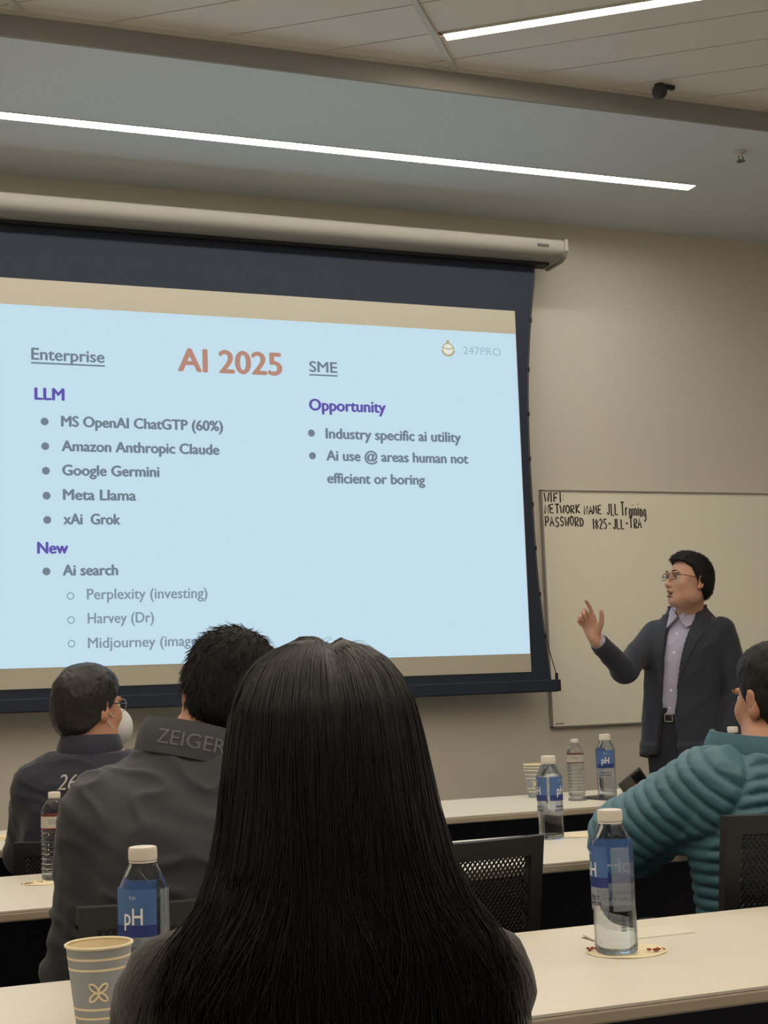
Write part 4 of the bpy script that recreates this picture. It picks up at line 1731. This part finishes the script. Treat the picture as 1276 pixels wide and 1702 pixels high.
# ------------------------------------------------ the presenter
def presenter():
    P = np.array([3.462, 5.372, 0.0])
    rz = math.atan2(-(-.876), -.482)        # faces (-.876, -.482)
    t = empty('person', P, rz, 'standing presenter in charcoal blazer and glasses, one hand raised, before the whiteboard', 'person')
    torso = [(.80, .040, .005, .158, .118), (.95, .036, .012, .165, .122), (1.05, .030, .016, .162, .120), (1.15, .020, .014, .166, .120),
             (1.26, .006, .008, .176, .120), (1.32, 0, .0, .178, .112), (1.36, 0, -.006, .165, .098), (1.395, 0, -.012, .132, .082), (1.43, 0, -.015, .085, .066), (1.46, 0, -.015, .066, .058)]
    H = Head(w2l(P, rz, (3.438, 5.300, 1.566)), math.radians(-28), math.radians(7), math.radians(0), .97)
    Lsh, Lel, Lwr = (-.160, -.012, 1.352), (-.205, -.035, 1.10), (-.190, .025, .85)
    Rsh = (.160, -.01, 1.352)
    Rel = w2l(P, rz, ONP['elbow'])
    Rwr = w2l(P, rz, ONP['wrist'])
    f = Field((-.40, -.34, 0), (.56, .62, 1.74), .0042)
    f.add(loft(torso, -.022))
    f.add(rcone(H.w((0, -.024, -.055)), (0, -.014, 1.40), .052, .060), .03)
    for sh, el, wr in ((Lsh, Lel, Lwr), (Rsh, Rel, Rwr)):
        f.add(rcone(sh, el, .048, .040), .03)
        f.add(rcone(el, wr, .040, .027), .02)
    for s in (-1, 1):
        f.add(rcone((s * .085 + .035, .01, .86), (s * .095, .01, .48), .082, .056), .03)
        f.add(rcone((s * .095, .01, .48), (s * .10, -.02, .08), .052, .036), .02)
        f.add(rcone((s * .10, -.02, .06), (s * .115, .10, .035), .036, .028), .02)
    head_skin(f, H, mouth=True)
    # raised right hand, palm towards the room: index and thumb up, the other fingers curled
    up = w2l(P, rz, P + np.array([0, 0, 1.0]))
    tocam = w2l(P, rz, P + np.array([-.50, -.86, .0]))
    left = w2l(P, rz, P + np.array([-.86, .50, 0]))
    d = up * .93 + left * .30 + tocam * .05
    for p, k in hand_prims(Rwr, d, tocam * .8 + left * .25, -left, curl=(.38, 1.28, 1.32, 1.30), thumb=(.72, .80, .12), sc_=.98, bend=(.5, 1.2, .9)):
        f.add(p, k)
    for p, k in hand_prims(Lwr, (-.1, .15, -1), (1, .1, .1), (0, 1, 0), curl=(.3, .35, .4, .45)):
        f.add(p, k)
    V, Q = f.mesh(1)
    link('body', np_mesh('body', V, Q), M['skin2'], t)
    eyes(H, t)
    bm = bmesh.new()
    add_ball(bm, (0, 0, 0), 1, 16, (.0165 * H.s, .006, .0072 * H.s))
    bmesh.ops.transform(bm, matrix=Matrix.Translation(H.w((0, .0835, -.0655))) @ Matrix([list(r) for r in H.R]).to_4x4(), verts=bm.verts)
    obj('mouth', bm, M['mouth'], t, 'all')
    for z, rr in ((-.0560, .0032), (-.0748, .0038)):
        bm = bmesh.new()
        add_tube(bm, [H.w((.020 * q, .1010 - .010 * q * q, z + (.002 * (1 - q * q) if z > -.06 else -.002 * (1 - q * q)))) for q in np.linspace(-1, 1, 9)], rr, 6,
                 radii=[rr * (.35 + .65 * (1 - q * q)) for q in np.linspace(-1, 1, 9)])
        obj('lip', bm, M['lip'], t, 'all')
    line = ([-.12, -.075, -.045, -.024, -.004, .012, .030, .060, .12], [-.088, -.085, -.060, -.028, -.008, .018, .058, .080, .087])
    hair_cap(H, t, M['hairblack'], thick=.012, top=.016, line=line, nstr=2200, slen=.020, h=.004, seed=3, lift=.45)
    # glasses
    g = empty('glasses', (0, 0, 0))
    g.parent = t
    for s in (-1, 1):
        pts = []
        for i in range(24):
            a = 2 * math.pi * i / 24
            cx_, cz_ = math.cos(a), math.sin(a)
            k = 1 / (abs(cx_) ** 3 + abs(cz_) ** 3) ** (1 / 3)
            pts.append(H.w((s * (.034 + .025 * cx_ * k), .1085 - .012 * ((.034 + .025 * cx_ * k) / .06) ** 2, .008 + .0155 * cz_ * k)))
        bm = bmesh.new()
        add_tube(bm, pts, .0011, 6, closed=True)
        obj('rim', bm, M['glassframe'], g, 'all')
        bm = bmesh.new()
        vs = [bm.verts.new(p) for p in pts]
        bm.faces.new(vs)
        r_ = bmesh.ops.extrude_face_region(bm, geom=bm.faces[:])
        off = Vector(H.R @ np.array([0, -.0012, 0]))
        for e in r_['geom']:
            if isinstance(e, bmesh.types.BMVert):
                e.co += off
        obj('lens', bm, M['lensglass'], g)
        bm = bmesh.new()
        add_tube(bm, [H.w((s * .059, .0970, .014)), H.w((s * .073, .080, .016)), H.w((s * .0815, .02, .012)), H.w((s * .083, -.02, .010))], .0016, 6)
        obj('temple', bm, M['glassframe'], g, 'all')
    bm = bmesh.new()
    add_tube(bm, [H.w((-.010, .1075, .012)), H.w((0, .111, .015)), H.w((.010, .1075, .012))], .0012, 6)
    obj('bridge', bm, M['glassframe'], g, 'all')

    # trousers, belt, shoes
    f = Field((-.26, -.20, .03), (.24, .22, 1.06), .006)
    f.add(loft([(.76, .036, .004, .150, .108), (.98, .036, .010, .148, .108), (1.03, .034, .012, .146, .106)], .006))
    for s in (-1, 1):
        f.add(rcone((s * .080 + .035, .008, .86), (s * .095, .01, .48), .092, .075), .03)
        f.add(rcone((s * .095, .01, .48), (s * .10, -.015, .06), .075, .064), .02)
    f.clip(lambda X, Y, Z: .045 - Z + 0 * X + 0 * Y)
    V, Q = f.mesh(1)
    V = folds(V, Q, .003, (8, 8, 5), 3)
    link('trousers', np_mesh('trousers', V, Q), M['suitdark'], t)
    shoes_mesh(t, [(-.10, -.01, .15), (.10, -.01, -.15)], M['shoe'])
    f = Field((-.18, -.16, .95), (.24, .18, 1.06), .004)
    f.add(loft([(.955, .036, .010, .152, .112), (1.03, .034, .012, .150, .110)], .006))
    f.clip(lambda X, Y, Z: np.maximum(.972 - Z, Z - 1.006) + 0 * X + 0 * Y)
    V, Q = f.mesh(1)
    b = link('belt', np_mesh('belt', V, Q), M['belt'], t)
    bm = bmesh.new()
    for lo, hi in (((-.020, .002, -.017), (.020, .006, -.013)), ((-.020, .002, .013), (.020, .006, .017)), ((-.020, .002, -.017), (-.016, .006, .017)), ((.016, .002, -.017), (.020, .006, .017))):
        add_box(bm, lo, hi)
    bmesh.ops.transform(bm, matrix=Matrix.Translation((.038, .128, .989)), verts=bm.verts)
    obj('buckle', bm, M['silver'], b)

    # shirt: torso, neck band and two collar leaves
    f = Field((-.24, -.2, .98), (.24, .2, 1.50), .0045)
    f.add(loft(torso, -.010))
    f.clip(lambda X, Y, Z: .992 - Z + 0 * X + 0 * Y)
    f.clip(lambda X, Y, Z: Z - 1.425 + 0 * X + 0 * Y, .01)
    V, Q = f.mesh(1)
    V = folds(V, Q, .0035, (20, 20, 7), 5)
    sh = link('shirt', np_mesh('shirt', V, Q), M['shirt'], t)
    collar_ring(sh, 'collar', (0, -.012, 1.400), .072, .062, .062, (.30, 0), M['shirt'], th=.005, a0=math.pi / 2 + .28, a1=math.pi / 2 + 2 * math.pi - .28)
    for s in (-1, 1):
        bm = bmesh.new()
        q = [(s * .002, .066, 1.418), (s * .034, .050, 1.452), (s * .060, .014, 1.464), (s * .080, .026, 1.420), (s * .062, .072, 1.378), (s * .046, .090, 1.368), (s * .022, .084, 1.392)]
        A = [bm.verts.new(p) for p in q]
        fc = bm.faces.new(A)
        r_ = bmesh.ops.extrude_face_region(bm, geom=[fc])
        for e in r_['geom']:
            if isinstance(e, bmesh.types.BMVert):
                e.co += Vector((s * .003, .005, .002))
        obj('collar_leaf', bm, M['shirt'], sh)
    for z in (1.345, 1.265, 1.185, 1.105, 1.03):
        bm = bmesh.new()
        yy = float(np.interp(z, [1.03, 1.15, 1.26, 1.345, 1.40], [.128, .126, .120, .100, .08]))
        xx = float(np.interp(z, [1.0, 1.15, 1.345], [.040, .018, -.004]))
        add_lathe(bm, [(.0055, 0), (.006, .001), (.0055, .0022)], 16, Matrix.Translation((xx, yy - .004, z)) @ Matrix.Rotation(-math.pi / 2, 4, 'X'))
        obj('button', bm, M['button'], sh)

    # blazer with open front
    zk = [.78, .86, .95, 1.0, 1.2, 1.30, 1.40, 1.50]
    ur = [.125, .100, .082, .076, .052, .042, .046, .055]      # his right front edge
    ul = [-.010, .000, .006, .004, -.030, -.052, -.072, -.072]      # his left front edge

    def opening(X, Y, Z, g=0.0):
        a = np.interp(Z, zk, ur) + g
        b_ = np.interp(Z, zk, ul) - g
        return np.maximum(np.maximum(X - a, b_ - X), .02 - Y)

    def blazer(off, h=.0045):
        f = Field((-.40, -.34, .76), (.56, .62, 1.47), h)
        tk = [list(q) for q in torso]
        tk[0][3] += .028
        tk[1][3] += .016
        f.add(loft(tk, .010 + off))
        f.add(loft([(.775, .046, .0, .185, .134), (.86, .042, .005, .176, .130)], .010 + off), .03)
        f.add(rcone(Lsh, Lel, .057 + off, .056 + off), .014)
        f.add(rcone(Lel, Lwr, .056 + off, .046 + off), .02)
        f.add(rcone(Rsh, Rel, .058 + off, .054 + off), .045)
        f.add(rcone(Rel, Rwr - (Rwr - Rel) / np.linalg.norm(Rwr - Rel) * .02, .053 + off, .040 + off), .022)
        f.clip(lambda X, Y, Z: .812 + .02 * np.clip(Y / .1, -1, 1) - Z + 0 * X, .006)
        return f
    f = blazer(0)
    ax = (Rwr - Rel) / np.linalg.norm(Rwr - Rel)
    c = Rwr - ax * .03
    f.sub((lambda X, Y, Z: np.maximum(-((X - c[0]) * ax[0] + (Y - c[1]) * ax[1] + (Z - c[2]) * ax[2]), np.sqrt((X - c[0]) ** 2 + (Y - c[1]) ** 2 + (Z - c[2]) ** 2) - .09),
           c - .09, c + .09), .003)
    f.clip(lambda X, Y, Z: -opening(X, Y, Z), .006)
    f.sub(rcone((0, -.012, 1.38), (0, -.02, 1.52), .070, .068), .006)
    V, Q = f.mesh(1)
    V = folds(V, Q, .0045, (9, 9, 7), 11)
    bz = link('blazer', np_mesh('blazer', V, Q), M['suit'], t)
    for s in (1, -1):
        f = blazer(.006)

        def lap(X, Y, Z, s=s):
            e = np.interp(Z, zk, ur if s > 0 else ul)
            wdt = np.interp(Z, [1.08, 1.12, 1.32, 1.345, 1.36, 1.43], [0.0, .006, .062, .070, .048, .050])
            return np.maximum(np.maximum((e - X) * s, (X - e) * s - wdt), np.maximum(np.maximum(1.08 - Z, Z - 1.435), .0 - Y))
        f.clip(lap, .002)
        g = blazer(-.002)
        f.D = np.maximum(f.D, -g.D)
        V, Q = f.mesh(1)
        if len(V):
            link('lapel', np_mesh('lapel', V, Q), M['suit'], bz)
    collar_ring(bz, 'collar', (0, -.016, 1.392), .086, .076, .050, (.25, 0), M['suit'], th=.008, a0=math.pi / 2 + .75, a1=math.pi / 2 + 2 * math.pi - .75)
    # shirt cuff at the raised wrist
    bm = bmesh.new()
    add_tube(bm, [Rwr - ax * .05, Rwr - ax * .012, Rwr - ax * .010, Rwr - ax * .011], .033, 20, radii=[.034, .034, .032, .028])
    obj('cuff', bm, M['shirt'], sh, 50)
    return t


# world positions of the raised arm's joints
ONP = {'elbow': (3.160, 5.400, 1.195), 'wrist': (2.983, 5.328, 1.335)}
presenter()


# ------------------------------------------------ the woman nearest the camera, long hair
def woman():
    P = (.464, 1.395, 0)
    rz = math.radians(-14)
    torso = [(.46, 0, -.02, .160, .125), (.60, 0, -.02, .142, .110), (.75, 0, -.025, .148, .108), (.84, 0, -.03, .158, .102), (.90, 0, -.032, .158, .092),
             (.945, 0, -.035, .130, .078), (.985, 0, -.035, .085, .066), (1.04, 0, -.03, .058, .056)]
    arms = [((s * .134 + (-.012 if s < 0 else 0), -.03, .892), (s * .174 + (-.016 if s < 0 else 0), .14, .735), (s * .11, .37, .765)) for s in (-1, 1)]
    hands = [((s * .11, .37, .765), (-s * .25, 1, -.05), (0, 0, -1), (-s, 0, 0), dict(curl=(.25, .3, .3, .35), sc_=.92)) for s in (-1, 1)]

    def hair(H, t):
        # profile of the hanging hair in the person frame: z, half width, half depth, centre y
        def W_(X):
            return w2l(P, rz, X)
        K = [(1.232, .018, .020, -.012), (1.225, .045, .050, -.012), (1.213, .063, .072, -.012), (1.195, .077, .090, -.014), (1.170, .088, .104, -.018), (1.135, .0945, .108, -.024),
             (1.10, .099, .104, -.034), (1.06, .104, .094, -.050), (1.02, .112, .082, -.066), (.985, .126, .076, -.078), (.95, .147, .074, -.086),
             (.91, .158, .073, -.090), (.86, .154, .070, -.096), (.80, .140, .060, -.102), (.765, .10, .04, -.105)]
        K = np.array(K)
        zz = K[::-1, 0]

        def prof(z, i):
            return np.interp(z, zz, K[::-1, i])
        # solid under-layer
        f = Field((-.24, -.24, .74), (.24, .16, 1.26), .006)
        lk = [(k[0], 0, k[3], k[1] - .006, k[2] - .006) for k in K]
        f.add(loft(lk, 0, 2.1))
        # open towards the face
        f.sub(rcone((0, .12, 1.20), (0, .13, .70), .085, .11), .02)
        V, Q = f.mesh(2)
        N = normals(V, Q)
        V = V + N * (vnoise(V, (60, 60, 4), 4)[:, None] * .003 + vnoise(V, (25, 25, 3), 5)[:, None] * .004)

        def notch(x, z):
            return -.008 * np.exp(-((x - .008) / .010) ** 2) * np.clip((z - 1.19) / .03, 0, 1)
        V[:, 2] += notch(V[:, 0], V[:, 2])
        parts = [(V, Q)]
        r = np.random.default_rng(21)
        n, m = 6500, 34
        # angle around the head, measured from the back (-y)
        ph = r.normal(0, 1.0, n)
        ph = np.clip(ph, -2.25, 2.25)
        s = np.linspace(0, 1, m)[None, :]
        z_end = r.uniform(.76, .93, (n, 1)) - .0
        z_st = 1.236 - r.uniform(0, 1, (n, 1)) ** 2.5 * .10
        z = z_st + (z_end - z_st) * s ** 1.15
        lay = r.uniform(-.006, .003, (n, 1)) + r.normal(0, .0016, (n, 1)) * s
        drift = r.normal(0, .10, (n, 1)) * s + r.normal(0, .16, (n, 1)) * s ** 3
        wob = .020 * np.sin(s * r.uniform(5, 11, (n, 1)) + r.uniform(0, 6.3, (n, 1))) * s
        clump = .10 * np.sin(ph * 9)[:, None] * s ** 1.5 * -.35
        a = ph[:, None] + drift + wob + clump
        # flare of the ends
        fl = np.maximum(0, s - .75) * r.normal(.0, .05, (n, 1))
        X = (prof(z, 1) + lay + fl) * np.sin(a)
        Y = prof(z, 3) - (prof(z, 2) + lay + fl * .5) * np.cos(a)
        grp = vnoise(np.stack([ph * 7, np.zeros(n), np.zeros(n)], 1), 1.0, 9)[:, None]
        gz = vnoise(np.stack([(ph * 7)[:, None] + 0 * z, z * 7, 0 * z], -1).reshape(-1, 3), 1.0, 12).reshape(z.shape)
        X += (grp * .006 + gz * .007 * np.cos(a)) * s
        Y += -(np.abs(grp) * .008 + gz * .006) * s
        # parting: little dip at the crown
        path = np.stack([X, Y, z + notch(X, z)], -1)
        parts.append(strand_mesh(path, .00075, .0004))
        # loose hairs at the crown
        q = 30
        p0 = np.stack([r.uniform(-.035, .035, q), r.uniform(-.03, .02, q), np.full(q, 1.224)], 1)
        dv = np.stack([p0[:, 0] * 20 + r.normal(0, .5, q), r.normal(0, .4, q), np.abs(r.normal(.55, .3, q))], 1)
        dv /= np.linalg.norm(dv, axis=1, keepdims=True)
        ss = np.linspace(0, 1, 9)[None, :, None]
        ln = r.uniform(.012, .036, (q, 1, 1))
        pth = p0[:, None] + dv[:, None] * ln * ss - np.array([0, 0, 1.0]) * ln * .6 * ss ** 2
        parts.append(strand_mesh(pth, .00028, .00015))
        V, Q = join_np(parts)
        link('hair', np_mesh('hair', V, Q), M['hairlong'], t)
    sitting_person('woman with long dark hair seen from behind, in brown coat, nearest the camera', P, rz, .99, .2, (0, -.012, 1.105), 0, math.radians(-2), 0, torso, arms,
                   M['coat'], hair, coat_h=.0065, coat_off=.013, hands=hands, fold=.006, hs=.95, arm_r=(.056, .050, .040), neck_r=.05)


woman()


# ------------------------------------------------ man in the grey jacket
def grey_man():
    P = (.628, 2.665, 0)
    rz = 0.0
    torso = [(.46, 0, -.0, .195, .14), (.60, 0, -.01, .195, .135), (.75, 0, -.02, .198, .135), (.90, .0, -.02, .200, .130), (.98, .005, -.018, .190, .115),
             (1.03, .010, -.012, .145, .098), (1.07, .018, -.005, .115, .085), (1.11, .025, .005, .075, .07)]
    arms = [((-.168, -.01, .975), (-.192, .06, .68), (-.10, .30, .665)), ((.175, -.01, .975), (.170, .06, .70), (.10, .30, .665))]
    hands = [((s * .10, .30, .665), (-s * .3, 1, -.12), (0, 0, -1), (-s, 0, 0), dict(curl=(.25, .3, .3, .35))) for s in (-1, 1)]

    def hair(H, t):
        hair_cap(H, t, M['hairblack'], thick=.014, top=.012, nstr=4200, slen=.020, seed=8, lift=.75,
                 line=([-.12, -.075, -.045, -.022, .008, .026, .045, .075, .12], [-.112, -.112, -.090, -.045, -.012, .012, .040, .062, .066]))

    def coat(V, Q, t):
        return V
    t, H = sitting_person('man in dark grey jacket with lettered collar, left of the long-haired woman', P, rz, 1.062, .2, (.074, .02, 1.166),
                          math.radians(4), math.radians(-14), math.radians(15), torso, arms, M['greyjacket'], hair, coat_h=.0065, coat_off=.014, hands=hands, fold=.0105,
                          arm_r=(.066, .060, .046), neck_r=.062)
    c, R = (-.004, -.008, 1.052), None
    o, R = collar_ring(t, 'collar', c, .098, .090, .066, (-.06, .25), M['greycollar'], th=.007, a0=math.pi / 2 + .5, a1=math.pi / 2 + 2 * math.pi - .5)
    W, Fc = text_fit('ZEIGER', .132, .026, .0)
    pts = []
    for a, b in W:
        z = .018 + b
        k = z / .066
        r = .098 - .008 * k + .004 * math.sin(math.pi * k) + .007 + .0012
        ang = -math.pi / 2 + (a - .066 - .030) / r
        pts.append(np.asarray(c) + R @ np.array([r * math.cos(ang), r * math.sin(ang), z]))
    link('lettering', mesh_from('lettering', pts, Fc), M['printdim'], o)


grey_man()


# ------------------------------------------------ man in the navy jacket with mask and glasses
def navy_man():
    P = (.685, 4.13, 0)
    rz = math.radians(-14)
    torso = [(.46, 0, 0, .185, .135), (.60, 0, 0, .185, .13), (.75, 0, -.01, .180, .13), (.87, 0, -.015, .180, .125), (.94, 0, -.015, .165, .110),
             (.985, 0, -.012, .150, .092), (1.02, .0, -.006, .105, .08), (1.06, 0, .0, .072, .07)]
    arms = [((s * .145, -.01, .925), (s * .185, .12, .735), (s * .11, .40, .775)) for s in (-1, 1)]
    hands = [((s * .11, .40, .775), (-s * .3, 1, -.05), (0, 0, -1), (-s, 0, 0), dict(curl=(.25, .3, .3, .35))) for s in (-1, 1)]

    def hair(H, t):
        hair_cap(H, t, M['hairdark'], thick=.010, top=.006, nstr=2400, slen=.013, seed=14, lift=.25)

    def coat(V, Q, t):
        me = project_text(V, Q, '26', (-.055, -.2, .925), (1, 0, 0), (0, 0, 1), (0, 1, 0), .048, .040, slant=.25)
        coat.me = me
        return V
    t, H = sitting_person('man in navy jacket wearing glasses and a white face mask, at left', P, rz, 1.0, .19, (-.006, .012, 1.138), math.radians(-42), math.radians(-3), 0,
                          torso, arms, M['navy'], hair, coat_h=.0075, coat_off=.012, coat_fn=coat, hands=hands, fold=.006, arm_r=(.066, .058, .044), neck_r=.058)
    o, R = collar_ring(t, 'collar', (0, -.006, 1.005), .088, .074, .060, (-.05, 0), M['navy'], th=.006, a0=math.pi / 2 + .4, a1=math.pi / 2 + 2 * math.pi - .4)
    jk = [c for c in t.children if c.name.startswith('jacket')][0]
    link('lettering', coat.me, M['print'], jk)
    # mask: a cup over nose and mouth with ear loops
    f = Field(H.c - .16, H.c + .17, .0045)
    f.add(H.el((0, .092, -.050), (.060, .064, .060)))
    f.clip(lambda X, Y, Z: (.038 - H.loc(X, Y, Z)[1]) * H.s)
    V, Q = f.mesh(1)
    mk = link('face_mask', np_mesh('face_mask', V, Q), M['mask'], t)
    for s in (-1, 1):
        for zz in (-.025, -.070):
            bm = bmesh.new()
            add_tube(bm, [H.w((s * .054, .066, zz)), H.w((s * .070, .03, zz * .7 - .005)), H.w((s * .080, -.012, .0 if zz > -.05 else -.02))], .0016, 6)
            obj('ear_loop', bm, M['mask'], mk)
    g = empty('glasses', (0, 0, 0))
    g.parent = t
    for s in (-1, 1):
        pts = [H.w((s * (.034 + .026 * math.cos(2 * math.pi * i / 20)), .110 - .01 * (1 + math.cos(2 * math.pi * i / 20)), .012 + .018 * math.sin(2 * math.pi * i / 20))) for i in range(20)]
        bm = bmesh.new()
        add_tube(bm, pts, .0013, 6, closed=True)
        obj('rim', bm, M['silver'], g, 'all')
        bm = bmesh.new()
        vs = [bm.verts.new(p) for p in pts]
        bm.faces.new(vs)
        r_ = bmesh.ops.extrude_face_region(bm, geom=bm.faces[:])
        off = Vector(H.R @ np.array([0, -.0012, 0]))
        for e in r_['geom']:
            if isinstance(e, bmesh.types.BMVert):
                e.co += off
        obj('lens', bm, M['lensglass'], g)
        bm = bmesh.new()
        add_tube(bm, [H.w((s * .060, .090, .016)), H.w((s * .078, .055, .016)), H.w((s * .084, -.02, .012))], .0018, 6)
        obj('temple', bm, M['glassframe'], g, 'all')


navy_man()


# ------------------------------------------------ man in the teal puffer jacket
ELW, WRW = (1.669, 2.875, .822), (1.841, 3.047, .821)


def teal_man():
    P = (1.950, 2.655, 0)
    rz = 0.0
    torso = [(.46, 0, 0, .195, .145), (.60, 0, 0, .195, .14), (.74, -.005, .0, .206, .140), (.865, -.01, .0, .222, .132), (.945, -.01, .0, .215, .117),
             (.992, -.005, .005, .157, .100), (1.03, .0, .010, .110, .087), (1.07, 0, .015, .073, .07)]
    el = w2l(P, rz, ELW)
    wr = w2l(P, rz, WRW)
    arms = [((-.195, .0, .940), el, wr), ((.195, 0, .940), (.26, .20, .76), (.14, .52, .775))]
    hands = [((.14, .52, .775), (-.3, 1, -.05), (0, 0, -1), (-1, 0, 0), dict(curl=(.25, .3, .3, .35))),
             (wr, (.05, .75, .45), (-.35, -.2, .8), (1, .2, .0), dict(curl=(1.15, 1.2, 1.2, 1.2), thumb=(.7, .5, .45), sc_=.95))]

    def hair(H, t):
        hair_cap(H, t, M['hairblack'], thick=.007, top=.006, nstr=2600, slen=.010, seed=17, lift=.3)

    def coat(V, Q, t):
        N = normals(V, Q)
        sh, e, w = [np.asarray(q, float) for q in arms[0]]
        t1, d1 = seg_param(V, sh, e)
        t2, d2 = seg_param(V, e, w)
        L1, L2 = np.linalg.norm(e - sh), np.linalg.norm(w - e)
        r1 = arms[1]
        u1, g1 = seg_param(V, np.asarray(r1[0], float), np.asarray(r1[1], float))
        u2, g2 = seg_param(V, np.asarray(r1[1], float), np.asarray(r1[2], float))
        M1 = np.linalg.norm(np.asarray(r1[1]) - np.asarray(r1[0]))
        ax = (e - sh) / L1
        up = np.array([0, 0, 1.0])
        ev = (V - sh) @ ax - .45 * ((V - sh) @ (up - ax * (up @ ax)))
        ev2 = L1 + (V - e) @ ((w - e) / L2)
        evr = u1 * M1 + g1 * .2
        # raglan seam: a plane slanting from the neck down to the armpit
        seam = (V[:, 0] + .168) * .80 - (.975 - V[:, 2]) * -.45
        seamr = (.168 - V[:, 0]) * .80 - (.975 - V[:, 2]) * -.45
        left = (seam < 0) & (np.minimum(d1, d2) < .13)
        right = (seamr < 0) & (np.minimum(g1, g2) < .13)
        pa = .034
        pt = .0265
        arm_c = np.where(d1 <= d2 + .0, ev, ev2) / pa
        bt = (V[:, 2] - .14 * V[:, 0]) / pt
        c = np.where(left, arm_c, np.where(right, evr / pa, bt))
        puff = np.abs(np.sin(np.pi * c)) ** .45
        sd = np.minimum(np.where(np.minimum(d1, d2) < .14, np.abs(seam), 1), np.where(np.minimum(g1, g2) < .14, np.abs(seamr), 1))
        puff = puff * np.clip(sd / .014, 0, 1) ** .6
        wr_ = vnoise(V, (55, 55, 30), 5) * .10
        top = V[:, 2] > 1.03
        puff = np.where(top, .6, puff)
        return V + N * ((puff + wr_ - .6) * .0135)[:, None]
    t, H = sitting_person('man in teal quilted puffer jacket holding a phone, at the right edge', P, rz, 1.0, .19, (.012, .040, 1.114), math.radians(3), math.radians(-4), 0,
                          torso, arms, M['teal'], hair, coat_h=.0042, coat_off=.020, coat_fn=coat, hands=hands, fold=.003, arm_r=(.077, .069, .052), skin='skin', neck_r=.06, hs=1.04)
    jk = [c for c in t.children if c.name.startswith('jacket')][0]
    o, R = collar_ring(t, 'collar', (-.012, .030, .982), .150, .133, .063, (.06, .05), M['tealdark'], th=.010, a0=math.pi / 2 + .75, a1=math.pi / 2 + 2 * math.pi - .55)
    return t, wr


tm, WR = teal_man()
# the phone he holds up
wpos = np.array((1.867, 3.125, .876))
ph = empty('phone', wpos, .0, 'dark phone held up by the person in teal puffer jacket', 'phone', 'phones')
zx = Vector((-.50, .10, .80)).normalized()          # long side leans left
yx = (Vector((-.25, -.80, .45)) - zx * zx.dot(Vector((-.25, -.80, .45)))).normalized()
ph.rotation_euler = Matrix((yx.cross(zx), yx, zx)).transposed().to_euler()
bm = bmesh.new()
add_box(bm, (-.037, -.0045, -.074), (.037, .0045, .074), bevel=.003)
obj('case', bm, M['phonecase'], ph, 40)
bm = bmesh.new()
add_box(bm, (-.034, -.0053, -.071), (.034, -.0044, .071))
obj('display', bm, M['phone'], ph)
bm = bmesh.new()
add_box(bm, (-.033, .0040, .030), (-.002, .0065, .070), bevel=.002)
for z in (.058, .042):
    add_lathe(bm, [(.007, 0), (.007, .0035)], 16, Matrix.Translation((-.018, .0055, z)) @ Matrix.Rotation(-math.pi / 2, 4, 'X'))
obj('camera_block', bm, M['lens'], ph, 40)

# ---------------------------------------------------------------- chairs
chair(1.098, 2.84, 0.0, .879, 'empty black mesh chair between the long-haired woman and the nearest right bottle')
chair(.586, 2.70, 0.0, .838, 'chair of the man in dark grey jacket, its top edge beside the left bottle')
chair(1.900, 2.695, math.radians(-10), .90, 'black chair behind the person in teal puffer jacket, right edge', .0036)
chair(.700, 4.17, math.radians(-10), .80, 'chair of the person in navy jacket, mostly hidden')
chair(.455, 1.40, math.radians(-8), .82, 'chair under the long-haired woman nearest the camera')
